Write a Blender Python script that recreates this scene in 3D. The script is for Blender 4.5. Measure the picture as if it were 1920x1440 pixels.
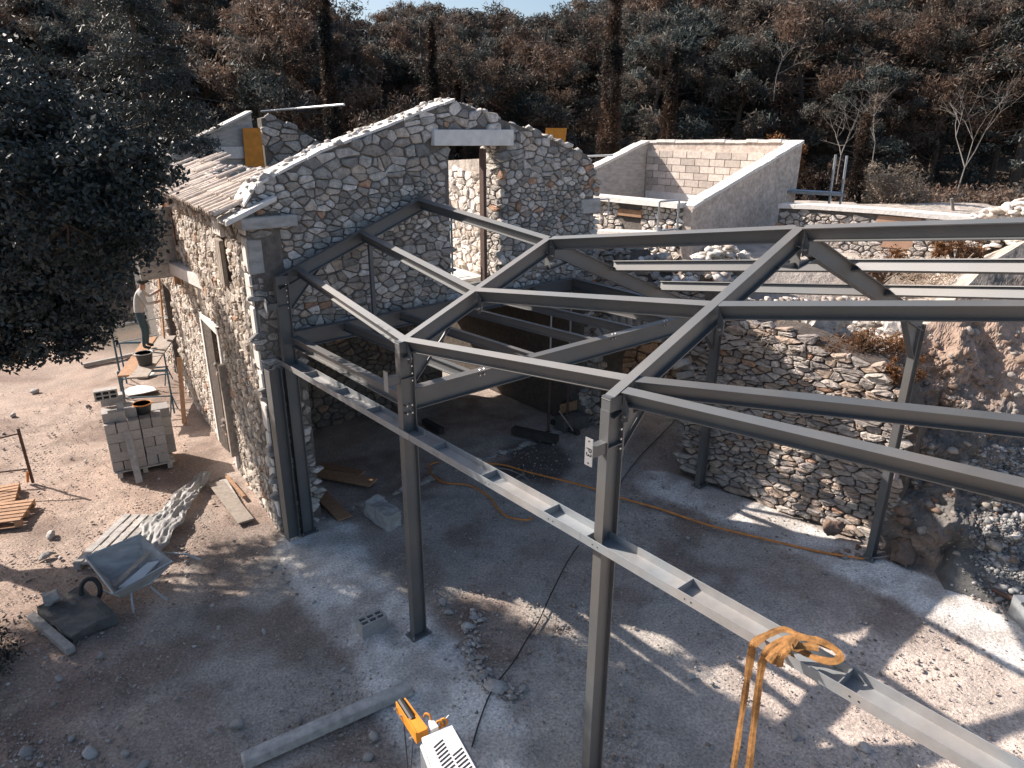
import bpy, math, random
import numpy as np
from mathutils import Vector, Matrix, noise as mnoise
R=math.radians
scn=bpy.context.scene
for o in list(bpy.data.objects): bpy.data.objects.remove(o)
# ------------------------------------------------------------------ camera
CF=1300.0; CH=6.5
_d=np.array([(940-960)/CF,(4276-720)/CF,1.0]); _d/=np.linalg.norm(_d)
_up=-_d; _fy=np.array([0,0,1.])-_up[2]*_up; _fy/=np.linalg.norm(_fy); _fx=np.cross(_fy,_up)
RW=np.array([_fx,_fy,_up])
cam=bpy.data.cameras.new('camera'); co=bpy.data.objects.new('camera',cam); scn.collection.objects.link(co)
cam.sensor_width=36; cam.lens=36*CF/1920; cam.clip_end=900; cam.clip_start=0.1
m3=RW@np.diag([1,-1,-1.])
co.matrix_world=Matrix.Translation((0,0,CH))@Matrix([list(r) for r in m3]).to_4x4()
scn.camera=co
def ray(u,v): return RW@np.array([(u-960)/CF,(v-720)/CF,1.0])
def G(u,v,z=0.0):
    r=ray(u,v); t=(z-CH)/r[2]; return Vector((r[0]*t,r[1]*t,z))
def AY(u,v,Y):
    r=ray(u,v); t=Y/r[1]; return Vector((r[0]*t,Y,CH+r[2]*t))
def proj(p):
    c=RW.T@(np.array(p)-np.array([0,0,CH])); return (960+CF*c[0]/c[2],720+CF*c[1]/c[2],c[2])
# ------------------------------------------------------------------ light
W=bpy.data.worlds.new('World'); scn.world=W; W.use_nodes=True
nt=W.node_tree; nt.nodes.clear()
sky=nt.nodes.new('ShaderNodeTexSky'); sky.sky_type='NISHITA'; sky.sun_disc=False
SUNEL=math.atan(.74); SUNROT=math.atan2(-.925,.38)
sky.sun_elevation=SUNEL; sky.sun_rotation=SUNROT; sky.altitude=200; sky.air_density=1.0; sky.dust_density=2.6; sky.ozone_density=1.6
bg=nt.nodes.new('ShaderNodeBackground'); bg.inputs[1].default_value=0.092
wo=nt.nodes.new('ShaderNodeOutputWorld'); nt.links.new(sky.outputs[0],bg.inputs[0]); nt.links.new(bg.outputs[0],wo.inputs[0])
sl=bpy.data.lights.new('sun','SUN'); sl.energy=5.0; sl.angle=R(.53); sl.color=(1.0,.89,.80)
so=bpy.data.objects.new('sun',sl); scn.collection.objects.link(so); so.location=(-30,20,30)
so.rotation_euler=Vector((.925,-.38,-.74)).to_track_quat('-Z','Y').to_euler()
vs=scn.view_settings; vs.view_transform='Standard'; vs.look='None'; vs.gamma=1; vs.use_curve_mapping=False; vs.exposure=0.85
scn.render.engine='CYCLES'
# ------------------------------------------------------------------ helpers
C=scn.collection
def V(*a): return Vector(a)
def obj(name,me,mat=None,parent=None,kind=None):
    o=bpy.data.objects.new(name,me); C.objects.link(o)
    if mat and me is not None and len(me.materials)==0: me.materials.append(mat)
    if parent: o.parent=parent
    if kind: o['kind']=kind
    return o
def thing(name,label,cat,loc=(0,0,0),rz=0,group=None):
    o=bpy.data.objects.new(name,None); C.objects.link(o); o.location=loc; o.rotation_euler=(0,0,rz); o.empty_display_size=.1
    return tag(o,label,cat,group)
def tag(o,label,cat,group=None):
    o['label']=label; o['category']=cat
    if group: o['group']=group
    return o
class MB:
    def __init__(s): s.v=[];s.f=[]
    def add(s,v,f):
        n=len(s.v); s.v+= [tuple(p) for p in v]; s.f+=[[i+n for i in q] for q in f]; return s
    def box(s,c,sz,M=None):
        c=Vector(c); x,y,z=[a/2 for a in sz]
        vs_=[V(i*x,j*y,k*z) for i in(-1,1) for j in(-1,1) for k in(-1,1)]
        if M is not None: vs_=[M@p for p in vs_]
        return s.add([c+p for p in vs_],[(0,1,3,2),(4,6,7,5),(0,4,5,1),(2,3,7,6),(0,2,6,4),(1,5,7,3)])
    def bar(s,a,b,w,h,up=(0,0,1)):   # box beam centre line a-b, width w sideways, h along up
        a=Vector(a);b=Vector(b);d=(b-a).normalized();u=Vector(up);u=(u-d*u.dot(d)).normalized();r=d.cross(u)
        P=[]
        for p in(a,b):
            for i,j in((-1,-1),(1,-1),(1,1),(-1,1)): P.append(p+r*i*w/2+u*j*h/2)
        return s.add(P,[(3,2,1,0),(4,5,6,7),(0,1,5,4),(1,2,6,5),(2,3,7,6),(3,0,4,7)])
    def sweep(s,prof,a,b,up=(0,0,1)):   # prof list of (side,up)
        a=Vector(a);b=Vector(b);d=(b-a).normalized();u=Vector(up);u=(u-d*u.dot(d)).normalized();r=d.cross(u)
        n=len(prof);P=[p+r*x+u*y for p in(a,b) for x,y in prof]
        return s.add(P,[tuple(range(n))[::-1],tuple(range(n,2*n))]+[(i,(i+1)%n,n+(i+1)%n,n+i) for i in range(n)])
    def tube(s,pts,r,n=8,cap=True):
        pts=[Vector(p) for p in pts]; rr=r if hasattr(r,'__len__') else [r]*len(pts)
        base=len(s.v); pu=None
        for i,p in enumerate(pts):
            d=(pts[min(i+1,len(pts)-1)]-pts[max(i-1,0)]).normalized()
            if pu is None: pu=d.orthogonal().normalized()
            pu=(pu-d*pu.dot(d)); pu=pu.normalized() if pu.length>1e-6 else d.orthogonal().normalized()
            q=d.cross(pu)
            for k in range(n):
                a=2*math.pi*k/n; s.v.append(tuple(p+(pu*math.cos(a)+q*math.sin(a))*rr[i]))
        for i in range(len(pts)-1):
            for k in range(n):
                a=base+i*n+k;b=base+i*n+(k+1)%n; s.f.append([a,b,b+n,a+n])
        if cap: s.f.append([base+k for k in range(n)][::-1]); s.f.append([base+(len(pts)-1)*n+k for k in range(n)])
        return s
    def poly(s,pts,off):   # closed flat polygon extruded by vector
        pts=[Vector(p) for p in pts];off=Vector(off);n=len(pts)
        return s.add(pts+[p+off for p in pts],[tuple(range(n)),tuple(range(n,2*n))[::-1]]+[((i+1)%n,i,n+i,n+(i+1)%n) for i in range(n)])
    def mesh(s,name='m',smooth=False):
        me=bpy.data.meshes.new(name); me.from_pydata(s.v,[],s.f); me.update()
        if smooth: me.polygons.foreach_set('use_smooth',[True]*len(me.polygons))
        return me
    def o(s,name,mat,parent=None,kind=None,smooth=False,fix=True,bevel=0):
        me=s.mesh(name,smooth)
        if fix:
            import bmesh
            bm=bmesh.new();bm.from_mesh(me);bmesh.ops.recalc_face_normals(bm,faces=bm.faces)
            if bevel: bmesh.ops.bevel(bm,geom=list(bm.edges),offset=bevel,segments=1,affect='EDGES')
            bm.to_mesh(me);bm.free()
            if smooth: me.polygons.foreach_set('use_smooth',[True]*len(me.polygons))
        return obj(name,me,mat,parent,kind)
def npmesh(name,v,faces,nside,col=None,smooth=False):
    me=bpy.data.meshes.new(name); v=np.asarray(v,dtype=np.float32); faces=np.asarray(faces,dtype=np.int32).reshape(-1,nside)
    me.vertices.add(len(v)); me.vertices.foreach_set('co',v.ravel())
    me.loops.add(faces.size); me.loops.foreach_set('vertex_index',faces.ravel())
    me.polygons.add(len(faces)); me.polygons.foreach_set('loop_start',np.arange(len(faces),dtype=np.int32)*nside)
    try: me.polygons.foreach_set('loop_total',np.full(len(faces),nside,dtype=np.int32))
    except Exception: pass
    if smooth: me.polygons.foreach_set('use_smooth',np.ones(len(faces),dtype=bool))
    me.update(calc_edges=True)
    if col is not None:
        a=me.color_attributes.new('tint','FLOAT_COLOR','POINT'); a.data.foreach_set('color',np.asarray(col,dtype=np.float32).ravel())
    return me
def settint(me,cols):
    a=me.color_attributes.new('tint','FLOAT_COLOR','POINT'); a.data.foreach_set('color',np.asarray(cols,dtype=np.float32).ravel())
# numpy value noise
_rng=np.random.RandomState(7); _tab=_rng.rand(256,256)
def vnoise(x,y,s=1.0):
    x=np.asarray(x)*s+37.3;y=np.asarray(y)*s+91.7
    xi=np.floor(x).astype(int);yi=np.floor(y).astype(int);fx=x-xi;fy=y-yi
    fx=fx*fx*(3-2*fx);fy=fy*fy*(3-2*fy)
    g=lambda a,b:_tab[a&255,b&255]
    return (g(xi,yi)*(1-fx)+g(xi+1,yi)*fx)*(1-fy)+(g(xi,yi+1)*(1-fx)+g(xi+1,yi+1)*fx)*fy
def fbm(x,y,s,o=4):
    t=0;a=.5
    for i in range(o): t=t+a*vnoise(x,y,s*2**i);a*=.5
    return t
# ------------------------------------------------------------------ materials
def mat(name,col,rough=.8,metal=0,n1=None,bump=0,bscale=20,var=.25,nscale=6,attr=False,objrand=0,spec=.5,trans=0,stretch=None,col2=None):
    m=bpy.data.materials.new(name); m.use_nodes=True; t=m.node_tree; b=t.nodes['Principled BSDF']
    L=t.links.new
    if 'steel' in name: b.inputs['Coat Weight'].default_value=1; b.inputs['Coat Roughness'].default_value=.66; b.inputs['Coat IOR'].default_value=1.6
    b.inputs['Roughness'].default_value=rough; b.inputs['Metallic'].default_value=metal; b.inputs['Specular IOR Level'].default_value=spec
    tc=t.nodes.new('ShaderNodeTexCoord')
    vec=tc.outputs['Object']
    if stretch:
        mp=t.nodes.new('ShaderNodeMapping'); mp.inputs['Scale'].default_value=stretch; L(vec,mp.inputs[0]); vec=mp.outputs[0]
    nz=t.nodes.new('ShaderNodeTexNoise'); nz.inputs['Scale'].default_value=nscale; nz.inputs['Detail'].default_value=6; nz.inputs['Roughness'].default_value=.62; L(vec,nz.inputs['Vector'])
    mr=t.nodes.new('ShaderNodeMapRange'); mr.inputs['From Min'].default_value=.3; mr.inputs['From Max'].default_value=.7; mr.inputs['To Min'].default_value=1-var; mr.inputs['To Max'].default_value=1+var; L(nz.outputs[0],mr.inputs[0])
    src=None
    if attr:
        a=t.nodes.new('ShaderNodeVertexColor'); a.layer_name='tint'; src=a.outputs[0]
    mx=t.nodes.new('ShaderNodeVectorMath'); mx.operation='SCALE'
    if src is None:
        if col2:
            mc=t.nodes.new('ShaderNodeMix'); mc.data_type='RGBA'; mc.inputs['A'].default_value=(*col,1); mc.inputs['B'].default_value=(*col2,1)
            n2=t.nodes.new('ShaderNodeTexNoise'); n2.inputs['Scale'].default_value=nscale*.35; n2.inputs['Detail'].default_value=5; L(vec,n2.inputs['Vector'])
            r2=t.nodes.new('ShaderNodeMapRange'); r2.inputs['From Min'].default_value=.42; r2.inputs['From Max'].default_value=.6; L(n2.outputs[0],r2.inputs[0]); L(r2.outputs[0],mc.inputs['Factor'])
            L(mc.outputs['Result'],mx.inputs[0])
        else: mx.inputs[0].default_value=col
    else: L(src,mx.inputs[0])
    sc=mr.outputs[0]
    if objrand:
        oi=t.nodes.new('ShaderNodeObjectInfo'); m2=t.nodes.new('ShaderNodeMapRange'); m2.inputs['To Min'].default_value=1-objrand; m2.inputs['To Max'].default_value=1+objrand; L(oi.outputs['Random'],m2.inputs[0])
        mm=t.nodes.new('ShaderNodeMath'); mm.operation='MULTIPLY'; L(sc,mm.inputs[0]); L(m2.outputs[0],mm.inputs[1]); sc=mm.outputs[0]
    L(sc,mx.inputs['Scale']); L(mx.outputs[0],b.inputs['Base Color'])
    if bump:
        n3=t.nodes.new('ShaderNodeTexNoise'); n3.inputs['Scale'].default_value=bscale; n3.inputs['Detail'].default_value=8; n3.inputs['Roughness'].default_value=.65; L(vec,n3.inputs['Vector'])
        bp=t.nodes.new('ShaderNodeBump'); bp.inputs['Strength'].default_value=.8; bp.inputs['Distance'].default_value=bump; L(n3.outputs[0],bp.inputs['Height']); L(bp.outputs[0],b.inputs['Normal'])
    if trans:
        tr=t.nodes.new('ShaderNodeBsdfTranslucent'); L(mx.outputs[0],tr.inputs[0]); ms=t.nodes.new('ShaderNodeMixShader'); ms.inputs[0].default_value=trans
        L(b.outputs[0],ms.inputs[1]); L(tr.outputs[0],ms.inputs[2]); L(ms.outputs[0],t.nodes['Material Output'].inputs[0])
    return m
M={}
M['stone']=mat('rubble_stone',(.4,.37,.34),.93,bump=.022,bscale=22,var=.38,nscale=11,attr=True)
M['mortar']=mat('lime_mortar',(.155,.138,.122),.95,bump=.03,bscale=18,var=.3,nscale=9)
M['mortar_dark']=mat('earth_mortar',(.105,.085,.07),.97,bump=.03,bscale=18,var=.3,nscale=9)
M['render']=mat('pebbly_render',(.60,.51,.44),.95,bump=.02,bscale=26,var=.3,nscale=11,col2=(.50,.42,.36))
M['block']=mat('concrete_block',(.34,.325,.31),.95,bump=.006,bscale=90,var=.16,nscale=25,objrand=.22)
M['block_tan']=mat('aged_block',(.56,.49,.43),.95,bump=.01,bscale=50,var=.2,nscale=12,objrand=.25)
M['concrete']=mat('smooth_concrete',(.74,.715,.68),.85,bump=.003,bscale=60,var=.12,nscale=7)
M['concrete_d']=mat('weathered_concrete',(.42,.405,.385),.9,bump=.01,bscale=30,var=.25,nscale=4,stretch=(1,1,3))
M['cap']=mat('lime_cap',(.70,.67,.63),.9,bump=.02,bscale=14,var=.1,nscale=8)
M['steel']=mat('grey_painted_steel',(.046,.055,.060),.62,metal=.0,var=.2,nscale=2.2,bump=.0012,bscale=60,spec=1.0,col2=(.072,.068,.062))
M['steel_l']=mat('light_grey_primer_steel',(.215,.24,.255),.55,var=.2,col2=(.25,.24,.23),nscale=4,bump=.0005,bscale=60,spec=.8)
M['bolt']=mat('zinc_bolt',(.55,.56,.57),.35,metal=.9)
M['galv']=mat('galvanised_tube',(.42,.45,.47),.4,metal=.6,var=.15)
M['bluepaint']=mat('blue_painted_tube',(.05,.12,.17),.5,var=.2)
M['rust']=mat('rusty_iron',(.10,.06,.045),.8,var=.3,nscale=20)
M['wood']=mat('weathered_board',(.33,.285,.24),.85,bump=.004,bscale=40,var=.28,nscale=12,stretch=(1,1,1),objrand=.15)
M['wood_b']=mat('warm_timber',(.36,.21,.12),.8,bump=.003,bscale=40,var=.25,nscale=14,objrand=.15)
M['wood_g']=mat('grey_timber',(.37,.355,.335),.9,bump=.005,bscale=30,var=.3,nscale=9,objrand=.15)
M['wood_dark']=mat('dark_timber',(.05,.045,.04),.9,bump=.005,bscale=30,var=.3)
M['orange']=mat('orange_shuttering',(.62,.235,.02),.6,var=.22,nscale=4,bump=.002,bscale=12)
M['sling']=mat('orange_webbing',(.30,.145,.045),.9,var=.45,nscale=22,bump=.006,bscale=50)
M['hose']=mat('orange_hose',(.62,.23,.05),.5)
M['cable']=mat('black_cable',(.02,.02,.022),.5)
M['cable_g']=mat('grey_cable',(.30,.25,.22),.6)
M['tile']=mat('old_roof_tile',(.52,.44,.37),.92,bump=.02,bscale=16,var=.3,nscale=10,objrand=.2)
M['white']=mat('white_paint',(.74,.73,.71),.45,var=.07,nscale=5)
M['plastic']=mat('dusty_white_sheet',(.42,.42,.41),.6,var=.15,nscale=6,trans=.25)
M['bucket']=mat('black_bucket',(.03,.033,.036),.5,var=.2)
M['plasterwhite']=mat('white_scraps',(.68,.68,.66),.8,var=.1)
M['skin']=mat('skin',(.36,.2,.14),.6,var=.05)
M['cloth_w']=mat('pale_cloth',(.42,.41,.39),.9,var=.12,nscale=20)
M['cloth_b']=mat('blue_jeans',(.045,.08,.10),.9,var=.2,nscale=20)
M['cloth_k']=mat('dark_cap',(.02,.028,.03),.9)
M['bark']=mat('pine_bark',(.12,.09,.07),.95,bump=.03,bscale=14,var=.35,nscale=8)
M['bark_pale']=mat('dead_grey_wood',(.21,.19,.17),.9,bump=.01,var=.25)
def leafmat(name,ca,cb,rough=.6,trans=.3,spec=.2,rnd=.25):
    m=mat(name,ca,rough,var=.45,nscale=1.1,objrand=rnd,trans=trans,col2=cb,spec=spec); return m
M['pine']=leafmat('pine_needles',(.165,.11,.08),(.058,.070,.068),rnd=.3)
M['pine_g']=leafmat('grey_green_needles',(.075,.09,.085),(.14,.105,.082),rnd=.25)
M['cyp']=leafmat('cypress_foliage',(.075,.045,.03),(.020,.024,.024))  # brown imitates the sunlit edge, dark teal the shaded side
M['oak']=leafmat('holm_oak_leaves',(.034,.044,.042),(.062,.068,.062),rough=.5,trans=.10,spec=.4,rnd=0)
M['shrub_o']=leafmat('rusty_shrub',(.26,.11,.035),(.12,.06,.03),rnd=0)
M['shrub_g']=leafmat('grey_shrub',(.30,.25,.20),(.16,.13,.10),rnd=0)
M['ivy']=leafmat('dry_ivy',(.24,.11,.04),(.08,.055,.04),rnd=0)
M['twig']=mat('dry_twigs',(.42,.34,.26),.9,var=.3)
M['soil_attr']=mat('yard_soil',(.3,.3,.3),.97,bump=.035,bscale=26,var=.42,nscale=28,attr=True)
M['hill']=mat('hillside_soil',(.16,.12,.09),.97,bump=.08,bscale=3,var=.4,nscale=1.2,col2=(.09,.075,.06))
M['path']=mat('stony_path',(.50,.46,.42),.97,bump=.06,bscale=6,var=.35,nscale=3)
M['terr']=mat('terrace_rubble_soil',(.42,.37,.32),.97,bump=.06,bscale=8,var=.35,nscale=3)
M['bank']=mat('earth_bank',(.33,.24,.185),.97,bump=.09,bscale=5,var=.4,nscale=2.2,col2=(.15,.14,.13))
M['rockb']=mat('brown_rock',(.23,.155,.115),.93,bump=.05,bscale=7,var=.35,nscale=4,col2=(.14,.10,.08))
M['rock']=mat('pale_limestone',(.40,.38,.355),.9,bump=.01,bscale=25,var=.25,nscale=8,objrand=.2)
M['rock_d']=mat('grey_rock',(.12,.117,.11),.93,bump=.03,bscale=18,var=.3,nscale=6)
M['ochre']=mat('ochre_render',(.40,.25,.175),.92,bump=.006,bscale=30,var=.14,nscale=4)
# ------------------------------------------------------------------ rocks
def rockverts(seed,n=1,s=(1,1,1),amp=.28):
    import bmesh
    bm=bmesh.new(); bmesh.ops.create_icosphere(bm,subdivisions=n,radius=1)
    off=Vector((seed*3.1,seed*1.7,seed*.9)); pr_=random.Random(seed*13+n)
    planes=[(Vector((pr_.gauss(0,1),pr_.gauss(0,1),pr_.gauss(0,1))).normalized(),pr_.uniform(.5,.8)) for _ in range(9)] if amp>0 else []
    for v in bm.verts:
        k=1+amp*mnoise.noise(v.co*1.3+off)*1.6+amp*.5*mnoise.noise(v.co*3.1+off)
        c0=v.co*k
        for pn,pd in planes:
            q_=c0.dot(pn)-pd
            if q_>0: c0=c0-pn*q_
        v.co=Vector((c0.x*s[0],c0.y*s[1],c0.z*s[2]))
    vv=np.array([v.co[:] for v in bm.verts])*(1.2 if amp>0 else 1); ff=np.array([[v.index for v in f.verts] for f in bm.faces]); bm.free()
    return vv,ff
def scatter(name,pts,sizes,mt,cols=None,flat=.55,seed=1,parent=None,tint=None,yaw=None,sub=1):
    rs=np.random.RandomState(seed); protos=[rockverts(seed*7+i,sub,(1,.75,flat)) for i in range(8)]
    vs_=[];fs=[];cs=[];n=0
    for i,(p,s) in enumerate(zip(pts,sizes)):
        v,f=protos[rs.randint(8)]; a=rs.rand()*6.28 if yaw is None else yaw+rs.randn()*.4; b=rs.randn()*.25
        ca,sa=math.cos(a),math.sin(a); Rz=np.array([[ca,-sa,0],[sa,ca,0],[0,0,1]]); cb,sb=math.cos(b),math.sin(b); Rx=np.array([[1,0,0],[0,cb,-sb],[0,sb,cb]])
        vs_.append((v*s*(.8+.4*rs.rand(3)))@(Rz@Rx).T+np.array(p)); fs.append(f+n); n+=len(v)
        k=.75+.5*rs.rand(); c=np.array(tint[rs.randint(len(tint))] if tint else (.38,.36,.33))*k
        cs.append(np.tile(np.append(c,1),(len(v),1)))
    me=npmesh(name,np.vstack(vs_),np.vstack(fs),3,np.vstack(cs))
    return obj(name,me,mt,parent,'stuff')
# ------------------------------------------------------------------ ground sheet with hillside
def smooth(a,b,x): t=np.clip((x-a)/(b-a),0,1); return t*t*(3-2*t)
def hz(x,y):
    x=np.asarray(x,float);y=np.asarray(y,float)
    left=.30*np.maximum(0,y-27)+ .0*x
    left=np.where(y>27,left,0)
    right=3.2*smooth(20,23.5,y)+.085*np.maximum(0,y-27)
    k=smooth(-9,1,x)
    h=left*(1-k)+right*k
    far=np.maximum(0,y-75); h=h-far*.0
    h=h+smooth(24,32,y)*1.6*(fbm(x,y,.11,3)-.45)
    # left bank beyond the yard
    h=h+smooth(-13,-22,x)*1.4*smooth(5,25,y)
    return np.minimum(h,10.5+0*h)
def axis(lo,hi,fine,a,b,grow=1.18):
    xs=list(np.arange(a,b,fine)); s=fine
    x=xs[-1]
    while x<hi: s=min(s*grow,6); x+=s; xs.append(x)
    s=fine;x=xs[0];pre=[]
    while x>lo: s=min(s*grow,6); x-=s; pre.append(x)
    return np.array(pre[::-1]+xs)
gx=axis(-320,320,.075,-11.5,9.5); gy=axis(-12,420,.075,3.0,17.0)
X,Y=np.meshgrid(gx,gy); Z=hz(X,Y)
near=smooth(26,20,Y)
Z=Z+near*(.05*(fbm(X,Y,.7,3)-.45)+.035*(fbm(X,Y,3.1,4)-.45)+.02*(vnoise(X,Y,9)-.5))
# broken edge of concrete pad running across the yard
def seg(px,py,a,b):
    ax,ay=a[0],a[1];bx,by=b[0],b[1];dx,dy=bx-ax,by-ay;t=np.clip(((px-ax)*dx+(py-ay)*dy)/(dx*dx+dy*dy),0,1)
    return np.hypot(px-ax-t*dx,py-ay-t*dy)
def polyd(px,py,pts): 
    d=1e9
    for a,b in zip(pts[:-1],pts[1:]): d=np.minimum(d,seg(px,py,a,b))
    return d
gp=lambda *q:[G(u,v) for u,v in q]
strip1=gp((600,1010),(640,1100),(750,1200),(800,1290),(880,1400),(900,1600))
strip2=gp((1240,905),(1400,960),(1620,1060),(1750,1120),(1850,1180),(1990,1260))
slabd=polyd(X,Y,strip1)+.25*(fbm(X,Y,2.0,3)-.45); s2=polyd(X,Y,strip2)+.18*(fbm(X,Y,2.0,3)-.45)
slab=np.maximum(smooth(.78,.5,slabd),smooth(.62,.42,s2))
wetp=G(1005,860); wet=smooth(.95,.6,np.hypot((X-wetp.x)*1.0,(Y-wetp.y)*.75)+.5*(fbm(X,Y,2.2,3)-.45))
n1=fbm(X,Y,.55,5);n2=fbm(X,Y,2.6,4);n3=fbm(X,Y,7,3)
tan=np.array([.35,.265,.215]);gre=np.array([.355,.33,.295]);brn=np.array([.175,.125,.10]);con=np.array([.60,.585,.555])
def mix(a,b,k): return a*(1-k[...,None])+b*k[...,None]
xl=smooth(-3.5,-6.5,X)  # warm earth to the left, grey trodden soil inside
base=mix(np.broadcast_to(gre,X.shape+(3,)),tan,np.clip(xl*.85+.9*smooth(.44,.62,n1)*.6+.0*X,0,1))
rl_=smooth(1.5,3.5,X)*smooth(8.6,7.4,Y); base=mix(base,np.array([.56,.475,.41]),rl_*.85)
base=mix(base,brn,(1-.7*rl_)[...]*smooth(.50,.64,fbm(X+9,Y-4,.8,4))*.65)
base=mix(base,con,slab*(.55+.45*smooth(.35,.55,n2)))
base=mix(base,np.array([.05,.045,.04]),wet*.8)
base=base*(.72+.55*n2[...,None])*(.8+.4*n3[...,None])*1.12
hk=smooth(19.5,22,Y)
hillc=mix(np.broadcast_to(np.array([.17,.125,.09]),X.shape+(3,)),np.array([.09,.078,.062]),smooth(.42,.58,fbm(X,Y,.3,4)))
pth=np.array([AY(418,235,33)[:2],AY(432,215,38)[:2],AY(470,190,43)[:2],AY(425,165,49)[:2]])
hillc=mix(hillc,np.array([.50,.45,.40]),smooth(1.5,.8,polyd(X,Y,pth)+.8*(fbm(X,Y,.8,3)-.45)))
base=mix(base,hillc,hk)
Z=Z-.03*(1-slab)*near-.03*wet
ny,nx=X.shape; idx=np.arange(nx*ny).reshape(ny,nx)
F=np.stack([idx[:-1,:-1],idx[:-1,1:],idx[1:,1:],idx[1:,:-1]],-1).reshape(-1,4)
colr=np.concatenate([np.clip(base,0,1),np.ones(X.shape+(1,))],-1).reshape(-1,4)
gm=npmesh('ground',np.stack([X,Y,Z],-1).reshape(-1,3),F,4,colr,smooth=True)
ground=obj('ground',gm,M['soil_attr'],None,'structure')
# ------------------------------------------------------------------ rubble masonry
def clip_poly(poly,mx,my,nx_,ny_):
    out=[];n=len(poly)
    for i in range(n):
        a=poly[i];b=poly[(i+1)%n];da=(a[0]-mx)*nx_+(a[1]-my)*ny_;db=(b[0]-mx)*nx_+(b[1]-my)*ny_
        if da<=0: out.append(a)
        if da*db<0:
            t=da/(da-db); out.append((a[0]+(b[0]-a[0])*t,a[1]+(b[1]-a[1])*t))
    return out
LIGHT0=[(.58,.54,.49),(.50,.46,.41),(.42,.39,.35)]
GREYS=[(.44,.415,.385),(.36,.345,.32),(.52,.48,.44),(.26,.25,.235),(.46,.39,.33),(.38,.335,.29),(.58,.54,.50),(.31,.28,.25)]
def masonry(parent,P0,d,nrm,inside,bbox,cw,ch,proud=.05,nsingle=150,seed=1,gap=.022,tint=GREYS,warm=.05,name='stone',batter=0,smin=.6,smax=1.5,rag=0):
    rs=random.Random(seed); P0=Vector((P0[0],P0[1],0)); d=Vector((d[0],d[1],0)).normalized(); nrm=Vector((nrm[0],nrm[1],0)).normalized()
    s0,s1,z0,z1=bbox; seeds=[]; z=z0-2.2*ch; cmax=cw*2.6
    while z<z1+2.5*ch:
        h=ch*rs.choice((.6,.8,1,1.25,1.7))*rs.uniform(.85,1.15); s=s0-cw*(2.5+rs.random())
        while s<s1+2.5*cw:
            w=cw*rs.choice((.5,.75,1,1.3,1.8))*rs.uniform(.85,1.15)*(.8+.3*h/ch); 
            if h<ch*.95 or rs.random()<.62: seeds.append((s+w/2+rs.uniform(-.15,.15)*w,z+h/2+rs.uniform(-.34,.34)*h))
            else: seeds.append((s+w/2,z+h*.22));seeds.append((s+w/2+rs.uniform(-.2,.2)*w,z+h*.8))
            if rs.random()<.2: seeds.append((s+w*rs.uniform(.9,1.05),z+h*rs.uniform(.1,.9)))
            s+=w
        z+=h
    asp=cw/ch/1.15
    P=np.array(seeds); Q=P/np.array([asp,1.0]); stones=[]
    from mathutils import kdtree
    kd=kdtree.KDTree(len(Q))
    for i,q in enumerate(Q): kd.insert((q[0],q[1],0),i)
    kd.balance()
    for i,q in enumerate(Q):
        if not inside(P[i][0],P[i][1]): continue
        B=ch*2.2; poly=[(q[0]-B,q[1]-B),(q[0]+B,q[1]-B),(q[0]+B,q[1]+B),(q[0]-B,q[1]+B)]
        for _,j,_d in kd.find_n((q[0],q[1],0),15)[1:]:
            o_=Q[j]; mx,my=(q[0]+o_[0])/2,(q[1]+o_[1])/2; poly=clip_poly(poly,mx,my,o_[0]-q[0],o_[1]-q[1])
            if len(poly)<3: break
        if len(poly)<3: continue
        poly=[(p[0]*asp,p[1]) for p in poly]
        cx=sum(p[0] for p in poly)/len(poly); cy=sum(p[1] for p in poly)/len(poly)
        # cut corners
        pp=[];n=len(poly)
        for k in range(n):
            a=poly[k];b=poly[(k+1)%n]
            L=math.hypot(b[0]-a[0],b[1]-a[1])
            if L<.02: pp.append(((a[0]+b[0])/2,(a[1]+b[1])/2)); continue
            c_=rs.uniform(.06,.24); pp.append((a[0]+(b[0]-a[0])*c_,a[1]+(b[1]-a[1])*c_)); pp.append((a[0]+(b[0]-a[0])*(1-c_),a[1]+(b[1]-a[1])*(1-c_)))
        rad=sum(math.hypot(p[0]-cx,p[1]-cy) for p in pp)/len(pp)
        pp=[(p[0]+rs.uniform(-.07,.07)*rad,p[1]+rs.uniform(-.07,.07)*rad) for p in pp]
        if rad<.02 or max(abs(p[0]-cx) for p in pp)>cmax*.7: continue
        k=max(.5,1-gap/rad*rs.uniform(.6,1.7)); pp=[(cx+(p[0]-cx)*k+rs.uniform(-.04,.04)*rad,cy+(p[1]-cy)*k+rs.uniform(-.04,.04)*rad) for p in pp]
        pr=proud*rs.uniform(.35,1.25)*min(1.4,.55+rad*4); tx=rs.uniform(-.3,.3)*pr/rad; ty=rs.uniform(-.35,.25)*pr/rad
        n=len(pp); vv=[];
        for ring,(sc,dp) in enumerate(((1.0,-.06),(1.0,pr*.45),(.86,pr*.92),(.45,pr*1.0))):
            for p in pp:
                a=cx+(p[0]-cx)*sc;b=cy+(p[1]-cy)*sc
                dd=dp+(0 if ring==0 else tx*(a-cx)+ty*(b-cy)+rs.uniform(-.2,.2)*pr)
                if ring: dd=max(pr*.2,min(pr*1.5,dd))
                vv.append(P0+d*a+nrm*(dd-batter*b)+V(0,0,b))
        ff=[]
        for r_ in range(3):
            for k2 in range(n): a=r_*n+k2;b=r_*n+(k2+1)%n; ff.append((a,b,b+n,a+n))
        ff.append(tuple(range(3*n,4*n)))
        t=tint[rs.randrange(len(tint))]
        if rs.random()<warm*.45: t=(.40,.25,.17)
        g=rs.uniform(.78,1.2); col=(t[0]*g,t[1]*g,t[2]*g,1)
        c3=P0+d*cx+V(0,0,cy); pu,pv,dep=proj(c3)
        vis=-40<pu<1960 and -40<pv<1480 and dep>0
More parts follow.
